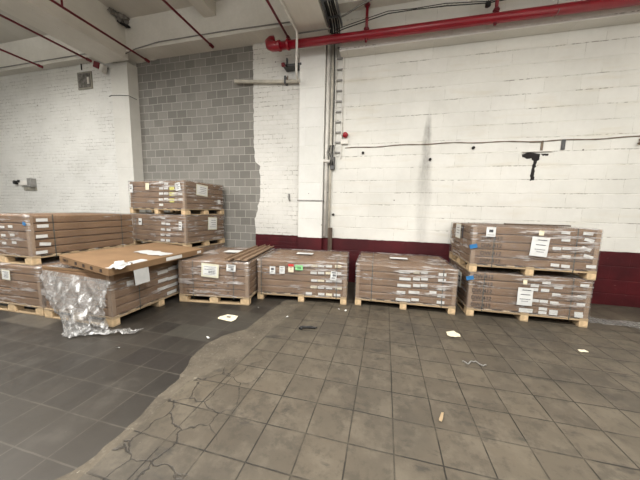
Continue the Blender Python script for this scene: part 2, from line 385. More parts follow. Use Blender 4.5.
# white brick panel with a torn, broken left edge
pts = []
zz = 0.; 
edge = [(-2.79, 0), (-2.79, .96), (-2.80, 1.25), (-2.80, 1.9), (-2.92, 1.98), (-2.72, 2.05), (-2.71, 2.9), (-2.71, 2.95), (-2.99, 3.0), (-2.99, 4.0), (-2.99, 5.3)]
edge = [(-2.96, 0), (-2.97, 1.0), (-2.99, 1.3), (-2.92, 1.5), (-2.85, 1.8), (-2.84, 2.1), (-2.86, 2.52), (-2.97, 2.62), (-3.0, 3.1), (-3.0, 5.4)]
ed2 = []
for a, b in zip(edge, edge[1:]):
    n = max(1, int(abs(b[1]-a[1])/.05))
    for i in range(n):
        z = a[1]+(b[1]-a[1])*i/n; ed2.append((a[0]+(b[0]-a[0])*i/n + noise.noise(Vector((0, 0, z*9)))*.03, z))
ed2.append(edge[-1])
P = [(x, z) for x, z in ed2] + [(-1.5, 5.4), (-1.5, 0)]
mb = MB(); n = len(P)
mb.v = [Vector((x, YM-.02, z)) for x, z in P] + [Vector((x, YG+.3, z)) for x, z in P]
mb.f = [tuple(range(n)), tuple(reversed(range(n, 2*n)))] + [(i, (i+1) % n, n+(i+1) % n, n+i) for i in range(n)]
struct(mb, 'wall_back.001', 'brick_mid')
struct(MB().box(-1.84, -1.30, YC, YG+.3, 0, 4.95), 'trim_2', 'column', bevel=.012)
struct(MB().box(-1.35, XR, YW, YW+.4, 0, 5.4), 'wall_right', 'block_white')
struct(MB().box(-1.0, XR, 5.245, YW+.02, 4.556, 5.4), 'trim_3', 'block_white')     # upper wall stepping forward
# ceiling and beams
struct(MB().box(XLf, XR, -5, 5.9, 5.8, 6.0), 'ceiling', 'ceiling')
struct(MB().box(XLf, -1.8, 5.2, 5.9, 5.12, 5.82), 'trim_4', 'beam')                # spandrel beam
struct(MB().box(-1.3, XR, 5.02, 5.9, 5.22, 5.82), 'trim_5', 'beam')
struct(MB().box(-6.8, -6.05, -5, 5.25, 4.95, 5.82), 'trim_6', 'beam', bevel=.015)    # cross beams
struct(MB().box(-1.82, -1.22, -5, 5.9, 4.9, 5.82), 'trim_7', 'beam', bevel=.015)
struct(MB().box(-3.93, -3.64, -5, 5.22, 5.53, 5.82), 'trim_8', 'beam', bevel=.01)
struct(MB().box(3.6, 4.3, -5, 5.9, 4.9, 5.82), 'trim_9', 'beam', bevel=.015)
# other walls, behind and beside the camera
struct(MB().box(XLf-.3, XLf, -5, 5.9, 0, 5.9), 'wall_far_left', 'brick_left')
struct(MB().box(XR, XR+.3, -5, 5.9, 0, 5.9), 'wall_far_right', 'block_white')
# ragged mortar lip where the grey blocks meet the beam
mb = MB(); top = []; bot = []
n = 70
for i in range(n+1):
    x = -6.23 + (3.3)*i/n
    z = 5.155 - .05*(1-min(1, i/18)) + noise.noise(Vector((x*5, 0, 1)))*.03
    top.append((x, YG-.03, 5.2)); bot.append((x, YG-.035, z-.02))
mb.grid([top, bot, [(p[0], YG+.01, p[2]) for p in bot]]); struct(mb, 'trim_10', 'beam')

# ------------------------------------------------------------------ pallets and loads
PM = {}
def cmesh(key, mk):
    if key not in PM: PM[key] = mk()
    return PM[key]
def box_mesh(name, dx, dy, dz, mat, bev=.004):
    mb = MB().box(-dx/2, dx/2, -dy/2, dy/2, 0, dz); o = mb.build(name, mat, bevel=bev); me = o.data
    bpy.data.objects.remove(o); return me
ORD = ['top', 'second', 'third', 'fourth', 'bottom']
class Load:
    def __init__(s, O, phi, z0, hb, desc, L=1.55, S=1.2, group='loads', corners=True, bare=(), card='card'):
        s.M = T((O[0], O[1], z0)) @ Matrix.Rotation(math.radians(phi), 4, 'Z')
        s.Mi = s.M.inverted(); s.L, s.S, s.z0, s.hb, s.desc = L, S, z0, hb, desc
        s.pallet(); s.boxes = []
        for k in range(5):               # 0 = bottom
            i = 4-k
            dz = hb-.008
            me = cmesh(('box', round(hb, 4), L, S, card), lambda: box_mesh('cardboard_box', L-.03, S-.03, dz, card, .013))
            Mb = s.M @ T((L/2+random.uniform(-.005, .005), S/2+random.uniform(-.005, .005), .132+k*hb)) @ Matrix.Rotation(random.uniform(-.003, .003), 4, 'Z')
            b = link(me, 'cardboard_box', None, Mb)
            word = {0: 'topmost', 1: 'second from top', 2: 'middle', 3: 'fourth from top', 4: 'lowest'}[i]
            tag(b, f'{word} flat cardboard box in the {desc}', 'box', 'flat cardboard boxes stacked on pallets')
            s.boxes.append((b, Mb.inverted()))
        s.top = .132+5*hb
    def pallet(s):
        L, S = s.L, s.S
        p = empty('pallet', s.M, f'wooden pallet under the {s.desc}', 'pallet', 'wooden pallets')
        B = cmesh(('blk',), lambda: box_mesh('block', .1, .14, .072, 'wood_end', .003))
        Rn = cmesh(('run', S), lambda: box_mesh('runner_board', .1, S, .018, 'wood', .002))
        St = cmesh(('str', L), lambda: box_mesh('stringer_board', L, .1, .018, 'wood', .002))
        D = cmesh(('dk', S), lambda: box_mesh('deck_board', .1, S, .018, 'wood', .002))
        for x in (.05, L/2, L-.05):
            link(Rn, 'runner_board', p, T((x, S/2, .0005)))
            for y in (.07, S/2, S-.07): link(B, 'block', p, T((x, y, .019)))
        for y in (.05, S/2, S-.05): link(St, 'stringer_board', p, T((L/2, y, .0915)))
        nd = 7
        for i in range(nd): link(D, 'deck_board', p, T((.05+(L-.1)*i/(nd-1), S/2, .11)))
        s.p = p
    def hit(s, face, px, py):
        """world point where the picture's point lies on a face of the load -> local coordinates"""
        o = s.Mi @ CAM; d = s.Mi.to_3x3() @ ray(px, py)
        ax, val = {'y0': (1, 0.), 'x0': (0, 0.), 'x1': (0, s.L), 'y1': (1, s.S), 'top': (2, s.top)}[face]
        t = (val-o[ax])/d[ax]; return o + d*t
    def frame(s, face, p, off, rot=0):
        """matrix: local x = along the face, local z = up, local y = into the face"""
        R = {'y0': 0, 'x0': -90, 'x1': 90, 'y1': 180}[face]
        n = {'y0': (0, -1, 0), 'x0': (-1, 0, 0), 'x1': (1, 0, 0), 'y1': (0, 1, 0)}[face]
        return T(p + Vector(n)*off) @ Matrix.Rotation(math.radians(R), 4, 'Z') @ Matrix.Rotation(math.radians(rot), 4, 'Y')
    def sticker(s, face, px, py, w=.1, h=.042, rot=0, mat='paper', name='label_sticker', label=None):
        p = s.hit(face, px, py)
        k = max(0, min(4, int((p.z-.132)/s.hb)))
        zc = .132+(k+.5)*s.hb; p.z = max(zc-s.hb*.5+h*.5+.004, min(zc+s.hb*.5-h*.5-.006, p.z)) if not rot and h < s.hb-.012 else p.z
        b, bi = s.boxes[k]
        me = cmesh(('stk', w, h, mat), lambda: box_mesh(name, w, .0015, h, mat, 0))
        F_ = s.frame(face, p, -.002, rot)
        o = link(me, name, b, bi @ s.M @ F_ @ T((0, 0, -h/2)))
        if label: o['label'] = label
        return o
    def film(s, amp=.008, z_lo=.118, z_hi=None, gap=.009, label=None, mat='film'):
        L, S = s.L, s.S; z_hi = z_hi or s.top+.012
        per = []; r = .03; seg = .028
        x0, x1, y0, y1 = -gap, L+gap, -gap, S+gap
        def add(a, b):
            n = int(math.dist(a, b)/seg); per.extend([(a[0]+(b[0]-a[0])*i/n, a[1]+(b[1]-a[1])*i/n) for i in range(n)])
        add((x0+r, y0), (x1-r, y0)); per.extend([(x1-r+r*math.sin(a), y0+r-r*math.cos(a)) for a in (.0, .5, 1.05)])
        add((x1, y0+r), (x1, y1-r)); per.extend([(x1-r+r*math.cos(a), y1-r+r*math.sin(a)) for a in (.0, .5, 1.05)])
        add((x1-r, y1), (x0+r, y1)); per.extend([(x0+r-r*math.sin(a), y1-r+r*math.cos(a)) for a in (.0, .5, 1.05)])
        add((x0, y1-r), (x0, y0+r)); per.extend([(x0+r-r*math.cos(a), y0+r-r*math.sin(a)) for a in (.0, .5, 1.05)])
        cx, cy_ = L/2, S/2; rows = []
        nz = 22; sd = random.uniform(0, 99)
        for j in range(nz+1):
            z = z_lo+(z_hi-.012-z_lo)*j/nz; row = []
            for (x, y) in per:
                # seams between boxes pull the film in a little
                q = Vector((x*1.6+sd, y*1.6, z*22)); a = abs(noise.noise(q))*amp + abs(noise.noise(Vector((x*7+sd, y*7, z*40+x*6))))*amp*.5
                d = Vector((x-cx, y-cy_, 0)); nx = Vector((max(-1, min(1, (abs(d.x)-(L/2-.05))/.05)) if 0 else 0, 0, 0))
                ox = (1 if x > L-.02 else -1 if x < .02 else 0); oy = (1 if y > S-.02 else -1 if y < .02 else 0)
                zz_ = z + (noise.noise(Vector((x*3+sd, y*3, 5)))*.015 if j == 0 else 0)
                row.append((x+ox*a, y+oy*a, zz_))
            row.append(row[0]); rows.append(row)
        if z_hi > s.top:
            for j in range(0, 16):
                f = 1-.012-(j/15)**1.0*.95; row = []
                for (x, y) in per:
                    X = cx+(x-cx)*f; Y = cy_+(y-cy_)*f
                    a = noise.noise(Vector((X*4+sd, Y*4, 2)))*.5+noise.noise(Vector((X*13+sd, Y*13, 2)))*.5
                    row.append((X, Y, z_hi-.002+max(-.006, a*amp*.8)))
                row.append(row[0]); rows.append(row)
        o = MB().grid(rows).build('stretch_wrap', mat, None, s.M, smooth=True)
        tag(o, label or f'clear plastic stretch film around the {s.desc}', 'plastic film', 'stretch films around the loads')
        s.w = o; return o
    def sheet(s, face, px, py, w, h, rot=0, mat='paper', name='paper_sheet', border=None, rows=(), off=.018, label=None, ink='ink'):
        """a sheet taped to the film, with lines of small print (rows: height fraction, width fraction, thickness)"""
        p = s.hit(face, px, py); Fm = s.frame(face, p, off, rot)
        if border:
            o = MB().box(-w/2-border, w/2+border, 0, .002, -h/2-border, h/2+border).build(name, 'pouch', s.w, Fm)
            q = MB().box(-w/2, w/2, -.0015, 0, -h/2, h/2).build('paper_slip', mat, o)
        else:
            o = MB()
            for i in range(6):   # slightly curled paper
                pass
            G = [[(-w/2+w*i/8, -.004*math.sin(i/8*3.1)-.003*math.sin(j*1.1), -h/2+h*j/6) for i in range(9)] for j in range(7)]
            G2 = [[(a, b+.0012, c) for a, b, c in r] for r in G]
            o.grid(G); o.grid([list(reversed(r)) for r in G2]); o = o.build(name, mat, s.w, Fm, smooth=True)
        if rows:
            mb = MB(); rr = random.Random(int(px*7+py))
            for (hf, wf, th, xo) in rows:
                x = -w/2*wf + xo*w; e = w/2*wf + xo*w
                while x < e:
                    l = rr.uniform(.006, .02)*w/.15; l = min(l, e-x)
                    mb.box(x, x+l, -.0085 if not border else -.003, -.0015, (hf-.5)*h-th*.38, (hf-.5)*h+th*.38); x += l+rr.uniform(.002, .005)
            mb.build('printed_text', ink, o)
        if label: o['label'] = label
        return o
    def corner(s, which, label):
        x = 0 if which[0] == '0' else s.L; y = 0 if which[1] == '0' else s.S
        sx = 1 if which[0] == '0' else -1; sy_ = 1 if which[1] == '0' else -1
        mb = MB(); t_ = .003; w = .055; g = .0
        def b(xa, xb, ya, yb): mb.box(min(xa, xb), max(xa, xb), min(ya, yb), max(ya, yb), .133, s.top)
        ox = x+sx*.006; oy = y+sy_*.006
        b(ox, ox+sx*w, oy, oy+sy_*t_); b(ox, ox+sx*t_, oy, oy+sy_*w)
        o = mb.build('corner_board', 'corner', None, s.M); tag(o, label, 'corner board', 'cardboard corner boards'); return o
    def strap(s, at, axis='x', label=None):
        g = .001; t_ = .0015; w = .013; mb = MB()
        if axis == 'x':
            a, b = at-w/2, at+w/2; zt = s.top+.006; zb = .086
            mb.box(a, b, -g-t_, -g, zb, zt); mb.box(a, b, s.S+g, s.S+g+t_, zb, zt); mb.box(a, b, -g, s.S+g, zt-t_, zt); mb.box(a, b, -g, s.S+g, zb, zb+t_)
        else:
            a, b = at-w/2, at+w/2; zt = s.top+.006; zb = .086
            mb.box(-g-t_, -g, a, b, zb, zt); mb.box(s.L+g, s.L+g+t_, a, b, zb, zt); mb.box(-g, s.L+g, a, b, zt-t_, zt); mb.box(-g, s.L+g, a, b, zb, zb+t_)
        o = mb.build('strap', 'strap', None, s.M); tag(o, label, 'strap', 'packing straps'); return o

def text_mesh(name, body, size):
    cu = bpy.data.curves.new(name, 'FONT'); cu.body = body; cu.size = size; cu.extrude = .0006; cu.align_x = 'CENTER'; cu.offset = .001
    o = bpy.data.objects.new(name, cu); COL.objects.link(o)
    dg = bpy.context.evaluated_depsgraph_get(); me = bpy.data.meshes.new_from_object(o.evaluated_get(dg))
    bpy.data.objects.remove(o); me.materials.clear(); me.materials.append(MT['card_dark']); me.name = name; return me

SMALL = (.1, .04)
# --- far left: lower and upper load
P1 = Load((-4.535, 2.41), 92, 0, .111, 'lower load at the far left')
P1.film()
P1.sheet('x0', 7.5, 274.5, .13, .12, 2, 'paper', 'document_pouch', .012, ((.85, .8, .008, 0), (.7, .6, .006, .1), (.55, .7, .006, .1), (.4, .6, .008, .1), (.25, .7, .008, .05)), label='clear document pouch with a white delivery slip')
P2 = Load((-4.72, 2.45), 90.3, .69, .114, 'upper load at the far left')
P2.film(mat='film_thin')
P2.w.data.materials.append(MT['film'])
for f_ in P2.w.data.polygons:
    if f_.center.x < .02: f_.material_index = 1
for x, y, r in ((42, 220, 0), (43, 226, 0), (42, 236.3, 0), (45.5, 244, 8), (42, 252.3, 0)): P2.sticker('y0', x, y, .13, .045, r)
for x, y in ((10, 226.5), (2, 227), (12, 235), (3, 235.2), (14, 242.5), (4, 243)): P2.sticker('x0', x, y, .09, .035, 0)
P2.strap(.28, 'x', 'dark strap around the near end of the upper far left load')
P2.strap(1.3, 'x', 'dark strap around the far end of the upper far left load')
P2.corner('00', 'pale cardboard corner board on the near corner of the upper far left load')
o = MB().box(-.03, .03, -.002, 0, -.025, .02).build('tape_patch', 'tape', P2.w, P2.frame('x0', P2.hit('x0', 26, 223.5), .02, 20)); o['label'] = 'blue tape patch'
P1.corner('00', 'cardboard corner board on the right corner of the lower far left load')

# --- torn load
P3 = Load((-3.305, 2.42), 91.5, 0, .112, 'load with the torn plastic', S=1.17)
P3.film(amp=.012, z_hi=.62)
P3.strap(.4, 'x', 'dark strap around the load with the torn plastic')
P3.sticker('y0', 130.5, 284, .1, .07, 0)
for x, y in ((163, 272), (173, 268), (163.5, 280), (173, 277.5), (163, 289), (173, 285), (172, 292)): P3.sticker('y0', x, y, .2, .05)
P3.corner('00', 'cardboard corner board on the near corner of the load with the torn plastic')

# --- stack against the grey blocks (three high)
P0 = Load((-5.40, 4.49), -5, 0, .111, 'bottom load hidden behind the torn load', L=1.55, S=1.15)
P0.film()
P5 = Load((-5.40, 4.49), -5, .69, .111, 'lower visible load against the grey block wall', L=1.55, S=1.15)
P5.film()
P4 = Load((-5.40, 4.49), -5, 1.38, .111, 'upper load against the grey block wall', L=1.55, S=1.15)
P4.film(amp=.006)
for x, y in ((161, 182.5), (161, 188.3), (161, 193.6), (160.7, 199.5), (161, 204.8), (166, 183.5), (165.8, 188.2), (166, 193.5), (166, 199), (180, 194), (180.5, 199.6)): P4.sticker('y0', x, y, .11, .045)
for y in (187.7, 194, 200.5): P4.sticker('y0', 171.7, y, .125, .075, 0, 'yellow', label='yellow label')
P4.sheet('y0', 178.5, 186.8, .13, .15, -12, 'paper', rows=((.8, .7, .012, 0), (.62, .5, .01, -.1), (.45, .6, .014, .1), (.25, .6, .01, 0)), label='crumpled white label with dark print')
P4.sheet('y0', 132, 188.5, .09, .17, 0, 'paper', rows=((.72, .5, .01, 0), (.5, .3, .05, 0)), label='narrow white label near the left corner')
P4.sheet('y0', 148, 186.5, .1, .14, 0, 'cream', label='cream label')
P4.sheet('x1', 201.5, 190.5, .28, .19, 4, 'paper', 'document_pouch', .02, ((.8, .6, .012, .1), (.6, .6, .012, .1), (.4, .5, .01, .15), (.2, .7, .008, 0)), label='white document pouch on the right end')
P4.sheet('x1', 218.5, 202, .09, .09, 0, 'paper', label='small round white sticker')
P4.strap(.12, 'x', 'strap near the left end of the upper load against the grey wall')
for x, y in ((163.2, 217.8), (163.3, 223.4), (168, 224), (162.8, 229.4), (168.5, 229.8), (162.5, 235.5), (168.3, 236), (162.8, 242), (168, 242)): P5.sticker('y0', x, y, .11, .045)
P5.sheet('y0', 181, 226, .08, .17, 0, 'paper', rows=((.8, .5, .01, 0), (.5, .5, .03, 0), (.2, .5, .012, 0)), label='narrow white label')
P5.sheet('y0', 141, 221.5, .09, .14, 0, 'paper', rows=((.5, .5, .04, 0),), label='white label near the left corner')
P5.sheet('x1', 212, 223.5, .24, .24, 3, 'paper', 'document_pouch', .02, ((.8, .6, .012, .1), (.6, .6, .012, .1), (.4, .5, .01, .15), (.2, .7, .008, 0)), label='white document pouch on the right end')
P5.strap(.15, 'x', 'strap near the left end of the lower visible load against the grey wall')
P4.corner('10', 'cardboard corner board on the upper load against the grey wall')
P5.corner('10', 'cardboard corner board on the lower visible load against the grey wall')

# --- load with loose strips on top
P6 = Load((-2.05, 3.605), 98.5, 0, .112, 'load topped by loose cardboard strips', S=1.18)
P6.film(amp=.01)
P6.sheet('x0', 210.5, 270.3, .23, .16, 4, 'paper', 'document_pouch', .03, ((.88, .9, .006, 0), (.75, .5, .006, .15), (.6, .8, .012, 0), (.42, .5, .016, .15), (.28, .5, .016, .15), (.12, .8, .006, 0)), label='cream edged document pouch with a white delivery form')
P6.sheet('x0', 231.5, 267.8, .15, .11, 3, 'paper', rows=((.8, .6, .01, 0), (.55, .6, .012, 0), (.35, .3, .02, .15), (.2, .6, .008, 0)), label='white label with dark print')
hole = cmesh(('hole',), lambda: box_mesh('hand_hole', .028, .002, .024, 'card_dark', 0))
for row in (0, 1):
    for x in (188, 205, 216, 228):
        p = P6.hit('x0', x, 296-8.4*row); p.z = .132+(row+.5)*P6.hb
        b, bi = P6.boxes[row]; link(hole, 'hand_hole', b, bi @ P6.M @ P6.frame('x0', p, -.003) @ T((0, 0, -.012)))
for at in (.25, .93): P6.strap(at, 'y', 'strap around the strip topped load, ' + ('right' if at < .5 else 'left') + ' of two')
P6.corner('00', 'cardboard corner board on the right corner of the strip topped load')
P6.corner('01', 'cardboard corner board on the left corner of the strip topped load')
# loose cardboard strips along the right edge of its top
for i, (y0, w, x0, x1, lab) in enumerate(((.03, .1, .03, 1.62, 'loose brown cardboard strip, rightmost on the strip topped load'), (.15, .1, .05, 1.66, 'loose brown cardboard strip, middle one on the strip topped load'), (.30, .09, .0, 1.5, 'loose brown cardboard strip, leftmost on the strip topped load'))):
    G = MB(); h = .04; z = P6.top+.03
    G.box(x0, x1, y0, y0+w, z, z+.006); G.box(x0, x1, y0+w-.006, y0+w, z+.006, z+h); G.box(x0, x1, y0, y0+.006, z+.006, z+h*.6)
    o = G.build('cardboard_strip', 'corner', None, P6.M @ T((0, .0, 0)) @ Matrix.Rotation(.004*(1-i), 4, 'Z')); tag(o, lab, 'cardboard strip', 'loose cardboard strips')
G = MB().box(.75, 1.0, .48, .78, P6.top+.024, P6.top+.027).build('paper_sheet', 'paper', None, P6.M); tag(G, 'white paper sheet lying on top of the strip topped load', 'paper')

# --- load with the green tag
P7 = Load((-2.06, 3.915), 6.8, 0, .113, 'load with the green tag', L=1.52)
P7.film(amp=.009)
for c, xs in enumerate(((314.3, 313.6, 314.3, 313.6, 308.8), (321, 321, 321, 321, 321.3), (328.8, 328.8, 329, 329, 329), (338.2, 338.2, 338.5, 338.5, 337))):
    for r, x in enumerate(xs):
        P7.sticker('y0', x, (265.8, 272.8, 280.6, 287.6, 295)[r]+c*.2, .105, .042, 0, 'paper' if (c+r) % 3 else 'cream')
P7.sheet('y0', 272.8, 269.8, .095, .13, 0, 'paper', rows=((.65, .5, .045, 0), (.3, .5, .01, 0)), label='white sign with a dark square mark, leftmost of four')
P7.sheet('y0', 282.4, 269.6, .09, .13, 0, 'paper', rows=((.8, .6, .006, 0), (.5, .7, .008, 0), (.35, .5, .006, 0)), label='white sign with small print')
o = P7.sheet('y0', 291.2, 268.2, .09, .13, 0, 'cream', rows=((.6, .5, .008, 0), (.4, .3, .008, 0)), label='cream sign with a red header')
MB().box(-.045, .045, -.009, -.0005, .035, .075).build('red_header', 'redp', o)
P7.sheet('y0', 299.2, 267.4, .125, .085, 0, 'green', rows=((.6, .6, .012, 0), (.35, .5, .012, .05)), label='bright green tag with dark print')
P7.sheet('y0', 333.7, 275.5, .1, .15, 5, 'paper', rows=((.85, .6, .02, 0), (.55, .5, .04, .1), (.25, .5, .02, 0)), label='white label with black blocks of print')
G = MB().box(.55, .86, .55, .7, P7.top+.024, P7.top+.027).build('paper_sheet', 'paper', None, P7.M); tag(G, 'white paper sheet lying on top of the green tag load', 'paper')
P7.corner('00', 'cardboard corner board on the left corner of the green tag load')
P7.corner('10', 'cardboard corner board on the right corner of the green tag load')
P7.strap(.07, 'x', 'strap near the left end of the green tag load')
P7.strap(1.35, 'x', 'strap near the right end of the green tag load')

# --- load left of the right hand stack
P8 = Load((-.415, 4.14), 1.8, 0, .1135, 'load between green tag load and right stack', L=1.525)
P8.film(amp=.010)
for y, xs in ((272.3, ((404.5, .17), (416.5, .09), (424.5, .1))), (279, ((405, .17), (416.5, .1), (424.5, .1))), (285.6, ((404, .2), (416.5, .1), (424, .1))), (292.5, ((401, .13), (414, .16), (433, .1))), (299.8, ((403, .22), (415, .11)))):
    for x, w in xs: P8.sticker('y0', x, y, w, .045, 0, 'cream' if w == .09 else 'paper')
for x, y in ((442.5, 275), (442, 280.5), (441.5, 289), (441, 296), (440.5, 302.5)): P8.sticker('y0', x, y, .11, .045)
G = MB().box(.55, .85, .5, .64, P8.top+.024, P8.top+.027).build('paper_sheet', 'paper', None, P8.M); tag(G, 'white paper sheet on top of the load left of right stack', 'paper')
P8.strap(.26, 'x', 'left strap around the load beside the right stack')
P8.strap(1.32, 'x', 'right strap around the load beside the right stack')
P8.corner('10', 'cardboard corner board on the load left of the right stack')
P8.corner('00', 'cardboard corner board, left edge of load beside right stack')

# --- right hand stack
P9 = Load((1.27, 4.21), 1, 0, .1095, 'lower load of the right hand stack', L=1.53)
P9.film(amp=.006)
for x, y in ((535, 284.5), (546.5, 284), (558.8, 285.8), (534, 291), (545, 292), (556.5, 293.8), (535, 299.5), (544, 299.8), (554.3, 303), (543, 309), (553.5, 311.5), (541.8, 318), (552.4, 320.3), (584.8, 286.7), (582, 296), (581.2, 303.2), (578.6, 313.6), (578, 321.6)): P9.sticker('y0', x, y, .1, .042)
P9.sticker('y0', 525, 316.8, .17, .06)
P9.strap(.2, 'x', 'left strap around the lower load of the right stack')
P9.strap(1.3, 'x', 'right strap around the lower load of the right stack')
P9.sheet('y0', 524, 296, .19, .26, 0, 'paper', 'paper_sign', rows=((.88, .55, .009, .05), (.62, .6, .008, 0), (.36, .7, .009, 0), (.24, .45, .009, 0)), off=.028, label='white A4 notice with lines of print')
P9.sheet('y0', 524.5, 281.6, .05, .07, 0, 'cream', 'tape_strip', off=.022, label='pale tape holding the notice')
P9.sheet('x0', 460.5, 279, .16, .24, 0, 'paper', 'document_pouch', .01, ((.7, .5, .03, 0), (.4, .5, .04, 0)), label='white document pouch on the left end')
P9.corner('00', 'cardboard corner board on the left corner of the lower right stack load')
P9.corner('10', 'cardboard corner board on the right corner of the lower right stack load')
P10 = Load((1.25, 4.20), .6, .68, .111, 'upper load of the right hand stack', L=1.55)
P10.film(amp=.006)
for x, y, r in ((588.5, 233.7, 2), (589.5, 240.3, 14), (586.5, 249, 22), (588.5, 256.7, 18), (591.3, 266.8, 0), (566, 232.6, 2), (566, 240, 2), (557, 248.5, 0), (567, 248.5, 0), (566.2, 256.8, 2), (555, 265.2, 3), (565.5, 266.4, 3)): P10.sticker('y0', x, y, .11 if x > 580 else .1, .042, r)
P10.strap(.29, 'x', 'left strap around the upper load of the right stack')
P10.strap(1.28, 'x', 'right strap around the upper load of the right stack')
P10.sheet('y0', 538.5, 246.5, .21, .27, 4, 'paper', 'paper_sign', rows=((.85, .5, .009, .08), (.6, .55, .008, .03), (.36, .6, .009, .03), (.24, .4, .009, .05)), off=.028, label='white A4 notice hanging slightly askew')
P10.sheet('y0', 540.8, 233, .06, .07, 6, 'cream', 'tape_strip', off=.022, label='pale tape holding the notice')
P10.sheet('y0', 490.6, 231.8, .12, .14, 1, 'paper', rows=((.6, .4, .05, 0), (.2, .7, .006, 0)), label='white label with a black square of print')
P10.sheet('x0', 459.3, 230.7, .26, .22, 0, 'paper', 'document_pouch', .01, ((.75, .5, .01, 0), (.55, .6, .01, 0), (.35, .6, .01, 0)), label='rounded white document pouch on the left end')
MB().box(-.02, .02, -.006, -.002, -.1, .1).build('barcode_strip', 'ink', P10.w, P10.frame('x0', P10.hit('x0', 464.5, 231.5), .02))
P10.corner('00', 'cardboard corner board on the left corner of the upper right stack load')
P10.corner('10', 'cardboard corner board on the right corner of the upper right stack load')
for Lq, x, y in ((P10, 473, 246), (P9, 469.5, 277.5)):
    o = MB().box(-.05, .05, -.002, 0, -.03, .03).build('tape_patch', 'tape', Lq.w, Lq.frame('y0', Lq.hit('y0', x, y), .02, -14)); o['label'] = 'torn blue tape patch'
# a long thin batten board on top of the upper load
o = MB().box(.45, 1.25, .1, .16, P10.top+.024, P10.top+.044).build('wooden_batten', 'plank', None, P10.M, bevel=.002); tag(o, 'thin brown batten lying on top of the right hand stack', 'batten')
# stencilled codes on the ends of the boxes
cm = text_mesh('printed_code', 'DW.412', .078)
for Lq, xs in ((P9, 481), (P10, 486)):
    for k in range(5):
        b, bi = Lq.boxes[k]
        if Lq is P10 and k == 4: continue
        p = Lq.hit('y0', xs+(0 if Lq is P9 else 0), 300); p.z = .132+(k+.5)*Lq.hb-.028
        link(cm, 'printed_code', b, bi @ Lq.M @ Lq.frame('y0', p, -.003) @ Matrix.Rotation(math.pi/2, 4, 'X'))

# --- the big flat carton lying askew on the torn load
def carton():
    tp = [Vector((-4.22, 2.47, .865)), Vector((-3.16, 2.31, .795)), Vector((-3.12, 3.93, .815)), Vector((-4.2, 3.95, .865))]
    th = .085; N = 12; mb = MB()
    for dz in (0, -th):
        rows = []
        for j in range(N+1):
            v = j/N; row = []
            for i in range(N+1):
                u = i/N; p = tp[0]*(1-u)*(1-v)+tp[1]*u*(1-v)+tp[2]*u*v+tp[3]*(1-u)*v
                row.append(p+Vector((0, 0, dz+noise.noise(p*1.5)*.006)))
            rows.append(row)
        mb.grid(rows if dz == 0 else [list(reversed(r)) for r in rows])
    W = N+1; off = W*W
    def idx(top, j, i): return j*W+i if top else off+j*W+(N-i)
    for k in range(N):
        for (a, b) in (((0, k), (0, k+1)), ((N, k+1), (N, k)), ((k+1, 0), (k, 0)), ((k, N), (k+1, N))):
            mb.f.append((idx(1, *a), idx(0, *a), idx(0, *b), idx(1, *b)))
    o = mb.build('flat_carton', 'card_bare'); tag(o, 'large flat brown carton lying askew on top of the torn load', 'box')
    # dark square prints along the near end
    def end(u, w, h, nm, mat='card_dark', dz=0):
        a, b = tp[0], tp[1]; d = (b-a); c = a+d*u; x = d.normalized(); yv = Vector((0, 0, 1)).cross(x).normalized(); zv = x.cross(yv)
        R = Matrix((x, yv, zv)).transposed().to_4x4()
        return MB().box(-w/2, w/2, -.003, .001, -h/2, h/2).build(nm, mat, o, T(c+Vector((0, 0, -th/2+dz))) @ R)
    for u in (.36, .52, .68, .86): end(u, .045, .04, 'printed_mark')
    a, b = tp[0], tp[1]; d = (b-a).normalized(); yv = Vector((0, 0, 1)).cross(d).normalized(); zv = d.cross(yv)
    link(text_mesh('printed_code', 'DW.7', .05), 'printed_code', o, T(a+(b-a)*.14+Vector((0, 0, -.06))-yv*.003) @ Matrix((d, zv, -yv)).transposed().to_4x4())
    def side(u, w, h, nm, mat, dz=0):
        a, b = tp[1], tp[2]; dd = (b-a); c = a+dd*u; x = dd.normalized(); yv2 = Vector((0, 0, 1)).cross(x).normalized(); zv2 = x.cross(yv2)
        return MB().box(-w/2, w/2, -.003, .001, -h/2, h/2).build(nm, mat, o, T(c+Vector((0, 0, -th/2+dz))) @ Matrix((x, yv2, zv2)).transposed().to_4x4())
    side(.6, .3, .05, 'label_sticker', 'paper'); side(.93, .09, .04, 'label_sticker', 'paper')
    # long pale shipping labels on the top
    c = tp[0]*.3+tp[1]*.25+tp[2]*.25+tp[3]*.2
    G = []
    for j in range(5):
        G.append([(-3.72+.5*i/8+.02*math.sin(i), 3.1+.06*j+.02*math.sin(i*2), .845-.0*i+.004*math.sin(i+j)-.055*((.5*i/8)/1.05)) for i in range(9)])
    MB().grid(G).build('shipping_label', 'paper_wrap', o)
    return tp
tp = carton()
# loose objects resting on it
def crumple(name, pts_fn, nu, nv, mat, label, cat, seed, amp=.02, fr=9, parent=None):
    G = []
    for j in range(nv+1):
        row = []
        for i in range(nu+1):
            p = Vector(pts_fn(i/nu, j/nv)); q = p*fr+Vector((seed, 0, 0))
            d = noise.noise_vector(q)*amp + noise.noise_vector(q*2.6)*amp*.45
            row.append(p+d)
        G.append(row)
    o = MB().grid(G).build(name, mat, parent, None, smooth=True)
    return tag(o, label, cat) if not parent else o
def bag(u, v):
    x = -3.24+.2*u; y = 2.34+.18*v
    return (x, y, .80+.07*math.sin(math.pi*u)*math.sin(math.pi*min(1, v*1.05))+.02*v)
crumple('paper_wrap', bag, 18, 14, 'paper_wrap', 'crumpled white paper bag on the near corner of the flat carton', 'paper', 4, .045, 13)
def flap(u, v):
    # a sheet hanging over the carton's long side
    y = 2.62+.22*u; x = -3.17
    if v < .4: return (x-.10+.11*v/.4, y, .815-.0*v)
    return (x+.012+.03*(v-.4), y, .81-.3*(v-.4)/.6*1.0+.0)
